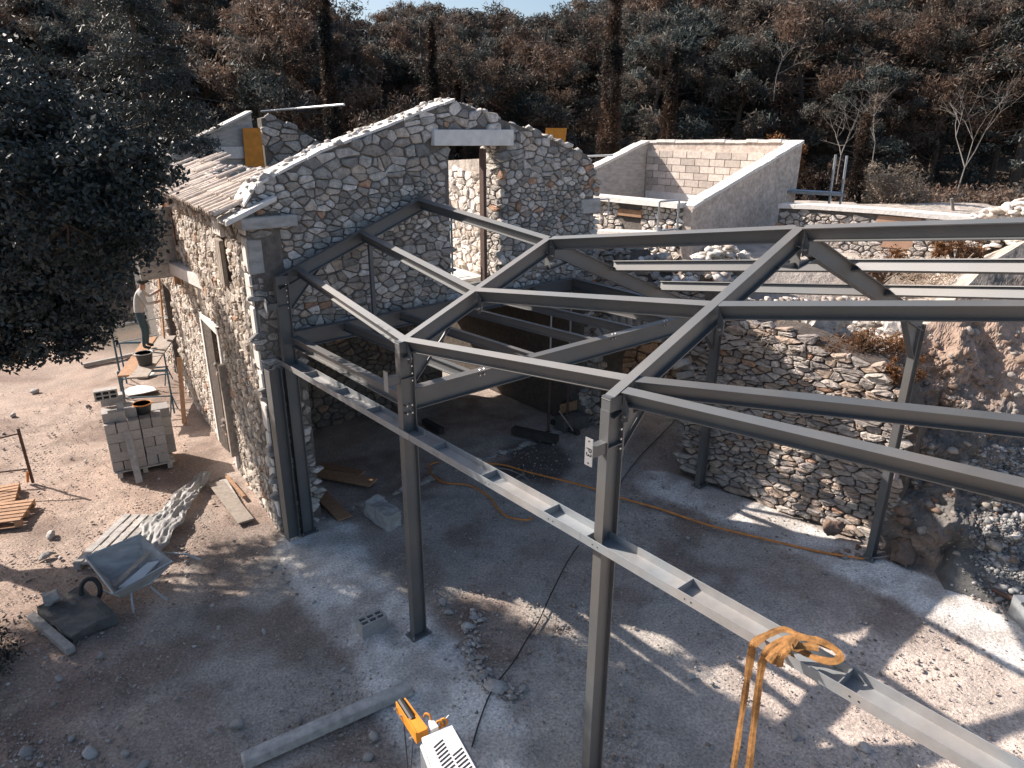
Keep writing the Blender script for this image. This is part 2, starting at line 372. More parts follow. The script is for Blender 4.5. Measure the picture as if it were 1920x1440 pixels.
        stones.append((rad*rad/dep/dep*(1 if vis else .0001),vv,ff,col))
    stones.sort(key=lambda a:-a[0])
    for sc,vv,ff,col in stones[:nsingle]:
        me=bpy.data.meshes.new(name); me.from_pydata(vv,[],ff); settint(me,[col]*len(vv))
        obj(name,me,M['stone'],parent)
    if len(stones)>nsingle:
        av=[];af=[];ac=[]
        for sc,vv,ff,col in stones[nsingle:]:
            n=len(av); av+=vv; af+=[tuple(i+n for i in f) for f in ff]; ac+=[col]*len(vv)
        me=bpy.data.meshes.new('small_stones'); me.from_pydata(av,[],af); settint(me,ac)
        obj('small_stones',me,M['stone'],parent,'stuff')
def inpoly(pts):
    def f(x,y):
        c=False;n=len(pts);j=n-1
        for i in range(n):
            xi,yi=pts[i];xj,yj=pts[j]
            if (yi>y)!=(yj>y) and x<(xj-xi)*(y-yi)/(yj-yi)+xi: c=not c
            j=i
        return c
    return f
def slab_wall(name,P0,d,nrm,pieces,th,mt,parent=None,kind=None,front=0.0,batter=0):
    mb=MB(); P0=Vector((P0[0],P0[1],0)); d=Vector((d[0],d[1],0)).normalized(); nn=Vector((nrm[0],nrm[1],0)).normalized()
    for pc in pieces: mb.poly([P0+d*s+V(0,0,z)+nn*(front-batter*z) for s,z in pc],-nn*th)
    return mb.o(name,mt,parent,kind)
# ---------------- main stone house
K=G(530,1000); EX=V(.757,.653,0).normalized(); WX=V(-.56,.828,0).normalized(); NX=V(EX.y,-EX.x,0)  # NX faces the camera
SN=V(-WX.y,WX.x,0); SN=SN if SN.x<0 else -SN   # outward of side wall
def onpl(u,v,p,d):
    r=ray(u,v); n=(-d.y,d.x); t=(n[0]*p.x+n[1]*p.y)/(n[0]*r[0]+n[1]*r[1]); q=Vector((r[0]*t,r[1]*t,CH+r[2]*t)); return ((q-p).dot(d),q.z)
gl=lambda u,v: onpl(u,v,K,EX)
house=thing('stone_house','half ruined two storey stone house with pointed gable and grey lintel, roofless',"house",(0,0,0))
apex=gl(850,182); lft=gl(455,378); mid=gl(600,277); m1=gl(720,232); r1=gl(1000,240); r2=gl(1100,285); r3=gl(1128,330); rb=(r3[0]-.05,0)
oL,oT=gl(840,285); oR=gl(906,285)[0]; oB=3.75
top=[lft,gl(480,340),gl(520,318),mid,m1,gl(790,203),apex,gl(930,215),r1,gl(1060,268),r2,r3]
dl=gl(835,600)[0]; dr=gl(905,600)[0]; dT=2.95
print('opening',oL,oR,oT,'door',dl,dr,'top',top)
def topz(s):
    for a,b in zip(top[:-1],top[1:]):
        if a[0]<=s<=b[0]: return a[1]+(b[1]-a[1])*(s-a[0])/(b[0]-a[0])
    return -1
LT=[gl(808,243),gl(957,243),gl(957,273),gl(808,273)]
oJ=gl(938,300)[0]
gR=r3[0]-.25
holes=[(oL,oJ,oB,oT+.1),(.72,gR,0,3.42)]
def g_in(s,z):
    if s<.02 or s>r3[0]-.02 or z>topz(s)-.07: return False
    for a,b,c,e_ in holes:
        if a<s<b and c<z<e_: return False
    if LT[0][0]-.02<s<LT[1][0]+.02 and LT[3][1]-.05<z<LT[0][1]+.03: return False
    for (a,b,c,e_) in quoins:
        if a-.02<s<b+.02 and c-.02<z<e_+.02: return False
    return True
quoins=[]
zz=4.45; q=0
while zz<5.0:
    h=[.55,.42,.62,.5][q%4]; wq=[.46,.28,.40,.32][q%4]; quoins.append((0.0,wq,zz,zz+h-.03)); zz+=h; q+=1
bq=gl(1118,372); bq2=gl(1088,400)
quoins.append((bq2[0],r3[0],bq2[1]-.02,bq[1]))
# backing pieces (columns between breakpoints)
xs=sorted(set([round(a[0],3) for a in top]+[oL,oJ,.72,gR]))
gp_=[]
for a,b in zip(xs[:-1],xs[1:]):
    if b-a<.01: continue
    a+=0;mid_=(a+b)/2; zs=[(0,None)]
    ta,tb=topz(a+1e-4)-.05,topz(b-1e-4)-.05
    cuts=[h for h in holes if h[0]-.001<=mid_<=h[1]+.001]
    cuts.sort(key=lambda h:h[2]); lo=0
    for h in cuts:
        if h[2]>lo: gp_.append([(a,lo),(b,lo),(b,h[2]),(a,h[2])])
        lo=h[3]
    gp_.append([(a,lo),(b,lo),(b,tb),(a,ta)])
slab_wall('gable_wall',K,EX,NX,gp_,.5,M['mortar'],house)
masonry(house,K,EX,NX,g_in,(0,r3[0],0,7.2),.215,.118,proud=.045,nsingle=205,seed=3,gap=.010)
masonry(house,K+EX*(oJ+.0),-NX,-EX,lambda a_,b_:0<a_<.5 and oB<b_<oT+.1,(0,.5,oB,oT+.1),.22,.12,proud=.04,nsingle=10,seed=6,gap=.012,tint=LIGHT0)
for (a,b,c,e_) in quoins:
    mb=MB(); mb.box(K+EX*((a+b)/2)-NX*.035+V(0,0,(c+e_)/2),(b-a,.12,e_-c),Matrix.Rotation(math.atan2(EX.y,EX.x),3,'Z')); o=mb.o('corner_stone',M['concrete_d'],house,bevel=.02)
lin=MB().poly([K+EX*s+NX*.10+V(0,0,z) for s,z in [(p[0],p[1]) for p in LT]],-NX*.45).o('lintel',M['concrete'],house,bevel=.008); lin['label']='long smooth pale grey concrete lintel over upper opening'
# top coping of the gable (lime capped), left slope
for (a,b) in list(zip(top[:-1],top[1:])):
    if b[0]>apex[0]+.3: continue
    mb=MB(); 
    n=max(2,int((b[0]-a[0])/.18)); 
    for i in range(n):
        t0=i/n;t1=(i+1)/n; pa=(a[0]+(b[0]-a[0])*t0,a[1]+(b[1]-a[1])*t0); pb=(a[0]+(b[0]-a[0])*t1,a[1]+(b[1]-a[1])*t1); j=random.Random(i).uniform(-.02,.02)
        mb.poly([K+EX*pa[0]+NX*(.03+j)+V(0,0,pa[1]-.07),K+EX*pb[0]+NX*(.03+j)+V(0,0,pb[1]-.07),K+EX*pb[0]+NX*(.03+j)+V(0,0,pb[1]-.03+j*.5),K+EX*pa[0]+NX*(.03+j)+V(0,0,pa[1]-.03)],-NX*.5)
    mb.o('wall_coping',M['cap'],house)
rrs=random.Random(5)
pts=[];sz=[]
for i in range(150):
    s=rrs.uniform(.1,r3[0]); pts.append(K+EX*s-NX*rrs.uniform(-.02,.45)+V(0,0,topz(s)-.03)); sz.append(rrs.uniform(.05,.13)*(1 if s>apex[0] else .7))
scatter('coping_rubble',pts,sz,M['stone'],seed=4,parent=house,tint=LIGHT0)
# timber post in the opening (right jamb) and cross wall behind it
MB().bar(K+EX*(oR+.01)+V(0,0,oB)-NX*.02,K+EX*(oR-.0)+V(0,0,oT+.05)-NX*.02,.07,.12,NX).o('jamb_plank',M['rust'],house)
cwP=K+EX*(oJ+.02)-NX*.5; 
CWN=-EX
slab_wall('inner_wall',cwP,WX,CWN,[[(0,3.75),(3.3,3.75),(3.3,5.8),(2.5,5.85),(0,6.0)]],.4,M['terr'],house)
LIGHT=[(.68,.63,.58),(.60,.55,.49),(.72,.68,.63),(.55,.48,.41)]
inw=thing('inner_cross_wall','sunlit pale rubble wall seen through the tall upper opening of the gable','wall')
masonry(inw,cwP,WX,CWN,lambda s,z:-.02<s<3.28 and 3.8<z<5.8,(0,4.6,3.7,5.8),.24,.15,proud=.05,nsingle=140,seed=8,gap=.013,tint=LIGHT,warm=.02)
# upper floor slab
A_=K+EX*.5-NX*.55; 
fl=MB().poly([K+EX*.45-NX*.5+V(0,0,3.5),K+EX*(r3[0]-.4)-NX*.5+V(0,0,3.5),K+EX*(r3[0]-.4)-NX*7+V(0,0,3.5),K+EX*(.45)-NX*7+V(0,0,3.5)],(0,0,.24)).o('upper_floor',M['cap'],house)
# ground floor interior: cross wall with doorway, right side wall
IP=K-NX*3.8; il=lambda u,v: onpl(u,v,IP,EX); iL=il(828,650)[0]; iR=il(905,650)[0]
gi=thing('ground_floor_cross_wall','shade-darkened rubble wall inside the open ground floor with a bright doorway','wall')
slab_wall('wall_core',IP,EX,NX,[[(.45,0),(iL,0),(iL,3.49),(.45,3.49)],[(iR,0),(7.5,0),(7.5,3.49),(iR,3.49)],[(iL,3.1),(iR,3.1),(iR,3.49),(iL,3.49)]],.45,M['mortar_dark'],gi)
masonry(gi,IP,EX,NX,lambda s,z:.5<s<7.4 and z<3.4 and not(iL<s<iR and z<3.1),(.45,7.5,0,3.49),.27,.16,proud=.05,nsingle=120,seed=19,gap=.015,tint=[(.2,.17,.15),(.24,.19,.15),(.17,.15,.13)])  # stone tints darkened to stand in for the shade indoors
bw=thing('rear_yard_wall','tan rubble wall seen through the ground floor doorway','wall')
slab_wall('wall_core',K-NX*8.6,EX,NX,[[(1.7,0),(7.5,0),(7.5,2.6),(1.7,2.6)]],.4,M['mortar'],bw)
masonry(bw,K-NX*8.6,EX,NX,lambda s,z:1.75<s<7.4 and z<2.55,(1.7,7.5,0,2.6),.45,.16,proud=.04,nsingle=60,seed=23,gap=.012,tint=[(.5,.40,.32),(.55,.46,.38)])
slab_wall('right_side_wall',K+EX*(r3[0]-.01)-NX*.5,-NX,EX,[[(0,0),(9,0),(9,4.6),(0,5.2)]],.45,M['mortar_dark'],house)  # darker mortar colour chosen here to imitate interior shade
# side wall
SWL=16.8
SL=lambda u,v: onpl(u,v,K,WX)
niche=[SL(352,612)[0],SL(415,640)[0]]
print('side feats',SL(415,640),SL(352,612),SL(420,790),SL(300,400),SL(330,520),SL(395,420),SL(430,490),SL(440,860),SL(405,670),SL(415,560))
d0,d1=2.9,4.6    # ground floor doorway along the side wall
wA,wB=6.2,7.3    # upper window with folded shutter
h2=[(d0,d1,0.0,2.95),(wA,wB,3.0,5.0),(1.35,1.75,4.05,4.85),(8.6,9.9,0,2.6)]
def s_in(s,z):
    if s<.05 or s>SWL-.05 or z>5.3: return False
    for a,b,c,e_ in h2:
        if a-.12<s<b+.12 and c<z<e_+.12: return False
    for (a,b,c,e_) in squoin:
        if a<s<b and c<z<e_: return False
    return True
squoin=[]; zz=.3;q=0
while zz<5.2:
    h=[.55,.42,.62,.5][q%4]; wq=[.26,.34,.24,.31][q%4]; squoin.append((-.0,wq,zz,zz+h-.03)); zz+=h;q+=1
xs=sorted(set([0,SWL]+[h[0] for h in h2]+[h[1] for h in h2])); gp2=[]
for a,b in zip(xs[:-1],xs[1:]):
    lo=0;md=(a+b)/2
    for h in sorted([h for h in h2 if h[0]<=md<=h[1]],key=lambda h:h[2]):
        if h[2]>lo: gp2.append([(a,lo),(b,lo),(b,h[2]),(a,h[2])])
        lo=h[3]
    gp2.append([(a,lo),(b,lo),(b,5.36),(a,5.36)])
slab_wall('side_wall',K-V(0,0,0),WX,SN,gp2,.5,M['mortar'],house,front=-.01)
TANS=[(.46,.40,.34),(.52,.46,.40),(.38,.33,.28),(.58,.53,.47),(.42,.35,.28)]
masonry(house,K,WX,SN,lambda s,z:s<12.3 and s_in(s,z),(0,12.6,0,5.4),.21,.12,proud=.045,nsingle=85,seed=13,gap=.011,tint=TANS,warm=.05)
for (a,b,c,e_) in squoin:
    MB().box(K+WX*((a+b)/2)-SN*.03+V(0,0,(c+e_)/2),(b-a,.1,e_-c),Matrix.Rotation(math.atan2(WX.y,WX.x),3,'Z')).o('corner_stone',M['cap'],house,bevel=.02)
def onside(s,z,out=0): return K+WX*s+SN*out+V(0,0,z)
# window frames, lintels, shutters
def frame(a,b,c,e_,mt,dep=.3,w=.09):
    f=MB(); 
    for (s0,s1,z0,z1) in ((a,a+w,c,e_),(b-w,b,c,e_),(a,b,e_-w,e_)):
        f.poly([onside(s0,z0,.05),onside(s1,z0,.05),onside(s1,z1,.05),onside(s0,z1,.05)],-SN*dep)
    return f.o('window_frame',mt,house)
frame(wA-.02,wB+.02,3.0,5.02,M['wood_b'],.45,.12); frame(d0-.02,d1+.02,.0,2.95,M['cap'],.3,.14)
# cream blockwork and brown board filling the doorway (lower niche)
fb=MB(); 
for k,(z0,z1) in enumerate(((.02,.55),(.57,1.1),(1.12,1.6))):
    MB().poly([onside(d0+.2,z0,-.2),onside(d1-.3,z0,-.2),onside(d1-.3,z1,-.2),onside(d0+.2,z1,-.2)],-SN*.3).o('infill_block',M['cap'],house,bevel=.01)
MB().poly([onside(d0+.16,1.62,-.15),onside(d1-.3,1.62,-.15),onside(d1-.3,2.15,-.15),onside(d0+.16,2.15,-.15)],-SN*.4).o('brown_formwork_board',M['wood_b'],house)
MB().poly([onside(d0-.25,.4,.16),onside(d0-.12,.4,.16),onside(d0-.12,2.3,.16),onside(d0-.25,2.3,.16)],-SN*.2).o('door_jamb_board',M['wood'],house)
# small upper shutter (pale planks)
sh=MB().poly([onside(1.36,4.05,.09),onside(1.74,4.05,.09),onside(1.74,4.80,.09),onside(1.36,4.80,.09)],-SN*.05).o('shutter',M['wood'],house); sh['label']='narrow pale weathered shutter'
for i in range(3): MB().bar(onside(1.42+.12*i,4.06,.1),onside(1.42+.12*i,4.79,.1),.10,.016,SN).o('shutter_plank',M['wood'],sh)
MB().poly([onside(1.25,4.86,.09),onside(1.85,4.86,.09),onside(1.85,5.2,.09),onside(1.25,5.2,.09)],-SN*.2).o('window_lintel',M['cap'],house,bevel=.02)
# big grey plank shutter standing open from the upper window
sp=onside(wA-.05,3.42,.06); od=(SN*.93-WX*.2).normalized()
sb=MB().poly([sp,sp+od*.82,sp+od*.82+V(0,0,1.5),sp+V(0,0,1.5)],WX*.04).o('open_shutter',M['wood_g'],house); sb['label']='large grey plank shutter swung open'
for i in range(5):
    z0=.02+i*.296; MB().poly([sp-WX*.012+V(0,0,z0),sp+od*.82-WX*.012+V(0,0,z0),sp+od*.82-WX*.012+V(0,0,z0+.28),sp-WX*.012+V(0,0,z0+.28)],-WX*.015).o('shutter_board',M['wood_g'],sb)
# roof strip along eave with canal tiles
roof=MB(); SLP=.407
def rp(t,s,h=0): return K+WX*t+EX*(s-.28)+V(0,0,5.42+SLP*(s-.28)+h)
roof.poly([rp(0.1,.1,-.05),rp(SWL-.2,.1,-.05),rp(SWL-.2,.7,-.05),rp(.1,1.0,-.05)],(0,0,-.10)).o('roof_deck',M['mortar'],house)
tr=random.Random(11); t=.15; nt_=0
while t<SWL-.3:
    w_=.17; L0=0
    rowlen=(.85 if t<8 else .55)+.25*math.sin(t*1.3)+tr.uniform(-.2,.2)
    while L0<rowlen:
        ln=.42; n=6; prof=[]
        mb=MB(); up=.02+tr.uniform(0,.05); yaw=tr.uniform(-.05,.05); 
        for q_ in range(2):
            rr=(.085 if q_==0 else .07)
            for k in range(n+1):
                a=math.pi*k/n; mb.v.append(tuple(rp(t+rr*math.cos(a)+yaw*q_,L0-.12+q_*(ln+.06),up*(1+.0*q_)+rr*.75*math.sin(a)+.02*(1-q_))))
            for k in range(n+1):
                a=math.pi*k/n; r2_=rr-.015; mb.v.append(tuple(rp(t+r2_*math.cos(a)+yaw*q_,L0-.12+q_*(ln+.06),up+r2_*.75*math.sin(a)+.02*(1-q_))))
        n1_=n+1
        for k in range(n):
            mb.f+= [[k,k+1,2*n1_+k+1,2*n1_+k],[n1_+k,3*n1_+k,3*n1_+k+1,n1_+k+1],[k,n1_+k,n1_+k+1,k+1],[2*n1_+k,2*n1_+k+1,3*n1_+k+1,3*n1_+k]]
        if nt_<290: mb.o('roof_tile',M['tile'],house,fix=False)
        nt_+=1; L0+=ln-.04
    t+=w_*1.07
print('tiles',nt_)
MB().poly([rp(-.22,-.02,-.02),rp(.5,-.02,-.02),rp(.5,.75,-.02),rp(-.22,.75,-.02)],(0,0,-.07)).o('verge_slab',M['cap'],house,bevel=.01)
MB().poly([K+EX*-.1+NX*.18+V(0,0,5.13),K+EX*.75+NX*.18+V(0,0,5.13),K+EX*.75+NX*.18+V(0,0,5.30),K+EX*-.1+NX*.18+V(0,0,5.30)],-NX*.3).o('kneeler_stone',M['concrete_d'],house,bevel=.015)
pts=[];sz=[]
for i in range(650):
    t=rrs.uniform(0,SWL-.3); s=rrs.uniform(.0,1.25 if t<8 else .8); pts.append(rp(t,s,rrs.uniform(.03,.06))); sz.append(rrs.uniform(.03,.11))
scatter('roof_rubble',pts,sz,M['stone'],seed=9,parent=house,tint=LIGHT,yaw=math.atan2(EX.y,EX.x),flat=.28)
# far gable with cream beam
FG=K+WX*SWL
fg=thing('far_gable_wall','grey rendered far gable of the house with cream beam and ragged rubble half','wall')
fgl=lambda u,v: onpl(u,v,FG,EX)
fa=[fgl(300,291),fgl(395,248),fgl(470,211),fgl(478,222)]
slab_wall('gable_render',FG,EX,NX,[[(fa[0][0]-.6,3.5),(fa[2][0]+.1,3.5),fa[2],fa[1],fa[0],(fa[0][0]-.6,fa[0][1]-.2)]],.4,M['concrete_d'],fg)
fb_=[fgl(490,222),fgl(510,217),fgl(555,238),fgl(590,262),fgl(640,275),fgl(700,300)]
pp_=[(fb_[0][0],3.5),(fb_[-1][0],3.5)]+fb_[::-1]
slab_wall('rubble_half_backing',FG,EX,NX,[pp_],.4,M['mortar'],fg,front=-.02)
fin=inpoly(pp_)
masonry(fg,FG,EX,NX,lambda s,z:fin(s,z) and z>5,(fb_[0][0],fb_[-1][0],4.8,7.4),.5,.32,proud=.06,nsingle=60,seed=21,gap=.03,tint=GREYS)
for i in range(4):
    z_=5.62+i*.33; ex=fa[2][0]
    s_l=fa[0][0]+(z_-fa[0][1])/.41+.25 if z_>fa[0][1] else fa[0][0]
    MB().poly([FG+EX*s_l+NX*.02+V(0,0,z_),FG+EX*(ex-.1)+NX*.02+V(0,0,z_),FG+EX*(ex-.1)+NX*.02+V(0,0,z_+.31),FG+EX*(s_l+.55)+NX*.02+V(0,0,z_+.31)],-NX*.1).o('board_marked_lift',M['concrete_d'],fg)
c0=fgl(305,275);c1=fgl(455,275);c2=fgl(455,297)
MB().poly([FG+EX*c0[0]+NX*.12+V(0,0,c2[1]),FG+EX*c1[0]+NX*.12+V(0,0,c2[1]),FG+EX*c1[0]+NX*.12+V(0,0,c1[1]),FG+EX*c0[0]+NX*.12+V(0,0,c1[1])],-NX*.3).o('cream_beam',M['cap'],fg,bevel=.01)
mb=MB();
for a,b in ((fa[0],fa[1]),(fa[1],fa[2])): mb.bar(FG+EX*a[0]-NX*.15+V(0,0,a[1]+.03),FG+EX*b[0]-NX*.15+V(0,0,b[1]+.03),.6,.07)
mb.o('lime_coping',M['cap'],fg)
for (us,lab) in ((((450,240),(483,240),(492,313),(456,311)),'tall orange shuttering panel leaning in front of the far gable'),):
    P=[]
    for (u,v) in us:
        s_,z_=fgl(u,v); P.append(FG+EX*s_+NX*.25+V(0,0,z_))
    tag(MB().poly(P,-NX*.03).o('shuttering_panel',M['orange']),lab,'panel')
# orange panel behind the right slope
P=[AY(1024,240,17.5),AY(1063,240,17.5),AY(1059,275,17.5),AY(1040,300,17.5),AY(1022,262,17.5)]
tag(MB().poly(P,V(0,.04,0)).o('shuttering_panel',M['orange']),'short orange shuttering panel standing behind the right slope of the main gable','panel')
pl=MB().tube([AY(490,209,24),AY(645,196,20)],.035).o('long_pole',M['galv']); tag(pl,'long pale pole projecting from the far gable top','pole')
# ------------------------------------------------------------------ terrace, arch wall, retaining wall
tz=lambda x,y: 2.75+.07*(y-11)+.75*float(smooth(14.2,15.6,y))
terr_poly=[(3.75,13.3),(4.4,12.5),(5.1,11.45),(5.7,10.9),(6.2,10.9),(7.3,11.9),(9,13.2),(14,14.2),(30,16),(30,22),(9,23.5),(8.5,30),(1.6,30),(1.6,18.0),(5.2,18.0)]
import bmesh
def grid_poly(name,poly,step,zf,mt,th=3.6,kind='structure'):
    f=inpoly(poly); xs_=np.arange(min(p[0] for p in poly),max(p[0] for p in poly)+step,step); ys_=np.arange(min(p[1] for p in poly),max(p[1] for p in poly)+step,step)
    vid={};v=[];F_=[]
    def gv(i,j):
        if (i,j) not in vid:
            vid[(i,j)]=len(v); x,y=xs_[i],ys_[j]; v.append((x,y,zf(x,y)+.16*(float(fbm(x,y,1.4,3))-.45)))
        return vid[(i,j)]
    for i in range(len(xs_)-1):
        for j in range(len(ys_)-1):
            if f(xs_[i]+step/2,ys_[j]+step/2): F_.append((gv(i,j),gv(i+1,j),gv(i+1,j+1),gv(i,j+1)))
    bm=bmesh.new(); bv=[bm.verts.new(p) for p in v]
    for q_ in F_: bm.faces.new([bv[k] for k in q_])
    r=bmesh.ops.extrude_face_region(bm,geom=bm.faces[:]); 
    ne=[g for g in r['geom'] if isinstance(g,bmesh.types.BMVert)]
    for g in ne: g.co.z=-.3
    bmesh.ops.recalc_face_normals(bm,faces=bm.faces)
    me=bpy.data.meshes.new(name); bm.to_mesh(me); bm.free(); return obj(name,me,mt,None,kind)
grid_poly('terrace',terr_poly,.3,tz,M['terr'])
RP=V(3.42,12.62,0); RD=V(.719,-.695,0).normalized(); RN=V(RD.y,-RD.x,0); RN=RN if RN.y<0 else -RN
rl=lambda u,v: onpl(u,v,RP,RD)
rt=[(.0,3.9),rl(1310,560),rl(1345,588),rl(1400,600),rl(1480,615),rl(1560,650),rl(1640,680),rl(1690,720),rl(1720,800)]
rt=[(max(0,a),max(.3,b)) for a,b in rt]
print('retaining top',rt)
RL=rt[-1][0]
def rtz(s):
    for a,b in zip(rt[:-1],rt[1:]):
        if a[0]<=s<=b[0]: return a[1]+(b[1]-a[1])*(s-a[0])/(max(1e-6,b[0]-a[0]))
    return -1
ret=thing('retaining_wall','curving dry stone retaining wall of thin slabs behind the right columns','wall')
slab_wall('wall_core',RP,RD,RN,[[(a[0],0),(b[0],0),(b[0],b[1]-.08),(a[0],a[1]-.08)] for a,b in zip(rt[:-1],rt[1:]) if b[0]-a[0]>.01],.6,M['mortar_dark'],ret,batter=.06,front=-.02)
SLATE=[(.40,.36,.32),(.34,.30,.27),(.46,.41,.36),(.28,.25,.23),(.42,.33,.26),(.36,.29,.235)]
masonry(ret,RP,RD,RN,lambda s,z:0<s<RL-.05 and 0<z<rtz(s)-.05,(0,RL,0,4),.27,.095,proud=.075,nsingle=280,seed=31,gap=.012,tint=SLATE,warm=.07,batter=.06)
# arch wall between gable and retaining wall
AP=V(1.86,15.27,0); AD=(V(3.5,12.6,0)-AP).normalized(); AN=V(AD.y,-AD.x,0); AN=AN if (AN.x<0) else -AN
AL=(V(3.5,12.6,0)-AP).length
aw=thing('arch_wall','rubble wall with a wide low arch joining the gable to the retaining wall','wall')
a0,a1,ah,asp_=.35,AL-.12,2.75,1.55
am=(a0+a1)/2; aw_=(a1-a0)/2
def az(s): 
    k=(s-am)/aw_; return asp_+(ah-asp_)*math.sqrt(max(0,1-k*k)) if abs(k)<1 else 0
atop=lambda s: 3.95+.25*math.sin(s*2.1)+.08*math.sin(s*9)
pcs=[[(0,0),(a0,0),(a0,atop(a0)),(0,atop(0))],[(a1,0),(AL,0),(AL,atop(AL)),(a1,atop(a1))]]
NS=14
for i in range(NS):
    s0_=a0+(a1-a0)*i/NS;s1_=a0+(a1-a0)*(i+1)/NS; pcs.append([(s0_,az(s0_)),(s1_,az(s1_)),(s1_,atop(s1_)-.1),(s0_,atop(s0_)-.1)])
pcs[2][0]=(a0,asp_); pcs[-1][1]=(a1,asp_)
slab_wall('wall_core',AP,AD,AN,pcs,.6,M['mortar_dark'],aw,front=-.02)
masonry(aw,AP,AD,AN,lambda s,z:0<s<AL and z<atop(s)-.05 and not(a0<s<a1 and z<az(s)+.2),(0,AL,0,4.4),.24,.13,proud=.06,nsingle=120,seed=41,gap=.015,tint=SLATE)
for i in range(19):
    t_=math.pi*(i+.5)/19; k=-math.cos(t_); p=AP+AD*(am+aw_*k)+V(0,0,asp_+(ah-asp_)*math.sin(t_)); out=(AD*k/aw_+V(0,0,math.sin(t_)/(ah-asp_))).normalized()
    MB().bar(p+AN*.06,p+AN*.06+out*.26,.13,.35,AN).o('voussoir',M['wood_b'] if i%5==9 else M['rock'],aw,bevel=.012)
pts=[];sz=[]
for i in range(140):
    s=rrs.uniform(-.1,AL+.2); pts.append(AP+AD*s-AN*rrs.uniform(0,.6)+V(0,0,atop(s)+rrs.uniform(-.1,.08))); sz.append(rrs.uniform(.06,.16))
scatter('top_rubble',pts,sz,M['stone'],seed=14,parent=aw,tint=GREYS)
pbw=thing('passage_back_wall','brown stone wall at the end of the arched passage','wall')
slab_wall('wall_core',(1.2,17.6),(1,0),(0,-1),[[(0,0),(4.6,0),(4.6,3.3),(0,3.3)]],.4,M['mortar'],pbw)
masonry(pbw,(1.2,17.6),(1,0),(0,-1),lambda s,z:0<s<4.6 and z<3.2,(0,4.6,0,3.3),.34,.2,proud=.05,nsingle=60,seed=43,tint=[(.46,.33,.24),(.42,.30,.2),(.5,.4,.31)])
# block room on the terrace
def PX(u,v,D):  # point at distance-ish Y
    return AY(u,v,D)
B1=V(4.25,23.1,0);B2=B1+V(.653,-.757,0)*4.85;F2=B2-V(.757,.653,0)*4.6;F1=B1-V(.757,.653,0)*4.6
room=thing('block_room','roofless block and render outbuilding with sloping white topped walls on the terrace','building')
def wallseg(a,b,za0,za1,zb0,zb1,th,mt,nm,parent):
    d=(b-a).normalized(); n=V(d.y,-d.x,0)
    return MB().poly([a+V(0,0,za0),b+V(0,0,zb0),b+V(0,0,zb1),a+V(0,0,za1)],n*th).o(nm,mt,parent)
zB=AY(1213,266,23.1).z; zB2=AY(1480,266,B2.y).z; zF2=AY(1292,388,F2.y).z; zF1=zB-(zB2-zF2)*.95; zlow=onpl(1210,378,F1,(F2-F1).normalized())[1]
print('room z',zB,zB2,zF1,zF2,zlow)
wallseg(B1,F1,3.2,zB,3.2,zF1-.1,.25,M['concrete_d'],'left_wall',room)
wallseg(B1,B2,3.2,zB,3.2,zB2,.25 if False else -.25,M['render'],'back_wall',room)
rw=wallseg(F2,B2,2.6,zF2,2.6,zB2,.25,M['render'],'right_wall',room); rw['label']='pebbly beige rendered side wall with raking white top'
# interior left wall: smooth lower concrete + shade; blocks on back wall
dB=(B2-B1).normalized(); nB=V(dB.y,-dB.x,0); nB=nB if nB.y<0 else -nB
LB=(B2-B1).length; rs_=random.Random(3)
for r_ in range(6):
    s=-.2*(r_%2); z_=zB-.24-.205*(r_+1)+.205
    while s<LB-.1:
        a=max(0.02,s);b=min(LB-.05,s+.5)
        if b-a>.08: MB().box(B1+dB*((a+b)/2)+nB*.03+V(0,0,z_-.1),(b-a-.015,.06,.19),Matrix.Rotation(math.atan2(dB.y,dB.x),3,'Z')).o('block',M['block_tan'],room)
        s+=.51
MB().box(B1+dB*2.5+nB*.06+V(0,0,zB-1.75),(2.0,.1,.25),Matrix.Rotation(math.atan2(dB.y,dB.x),3,'Z')).o('window_lintel',M['cap'],room)
MB().box(B1+dB*2.5+nB*.02+V(0,0,zB-2.2),(1.1,.06,.62),Matrix.Rotation(math.atan2(dB.y,dB.x),3,'Z')).o('window_recess',M['rust'],room)
MB().box(B1+dB*1.1+nB*.02+V(0,0,zB-2.3),(2.1,.05,1.9),Matrix.Rotation(math.atan2(dB.y,dB.x),3,'Z')).o('render_patch',M['concrete'],room)
for (a,b,za,zb,n_) in ((B1,F1,zB,zF1-.1,1),(B1,B2,zB,zB2,-1),(F2,B2,zF2,zB2,1)):
    d=(b-a).normalized();n=V(d.y,-d.x,0)*n_; mb=MB(); N_=14; q=random.Random(1)
    for i in range(N_):
        t0=i/N_;t1=(i+1)/N_; j=q.uniform(-.02,.02)
        mb.bar(a+(b-a)*t0+n*.125+V(0,0,za+(zb-za)*t0+.02+j),a+(b-a)*t1+n*.125+V(0,0,za+(zb-za)*t1+.02+j*.5),.34+j,.08)
    mb.o('white_coping',M['cap'],room)
dL=(F2-F1).normalized(); nL=V(dL.y,-dL.x,0); nL=nL if nL.y<0 else -nL; LL=(F2-F1).length
lw=thing('low_stone_wall','bright low rubble wall with pale coping in front of the roofless block room','wall')
slab_wall('wall_core',F1,dL,nL,[[(0,3.0),(LL,3.0),(LL,zlow-.05),(0,zlow-.05)]],.3,M['mortar'],lw)
wn=(LL*.62,LL*.75)
masonry(lw,F1,dL,nL,lambda s,z:.02<s<LL-.02 and 3.1<z<zlow-.08 and not(wn[0]<s<wn[1]),(0,LL,3.0,zlow),.2,.12,proud=.05,nsingle=130,seed=51,gap=.015,tint=LIGHT)
MB().bar(F1+V(0,0,zlow),F2+V(0,0,zlow),.5,.12).o('coping',M['cap'],lw)
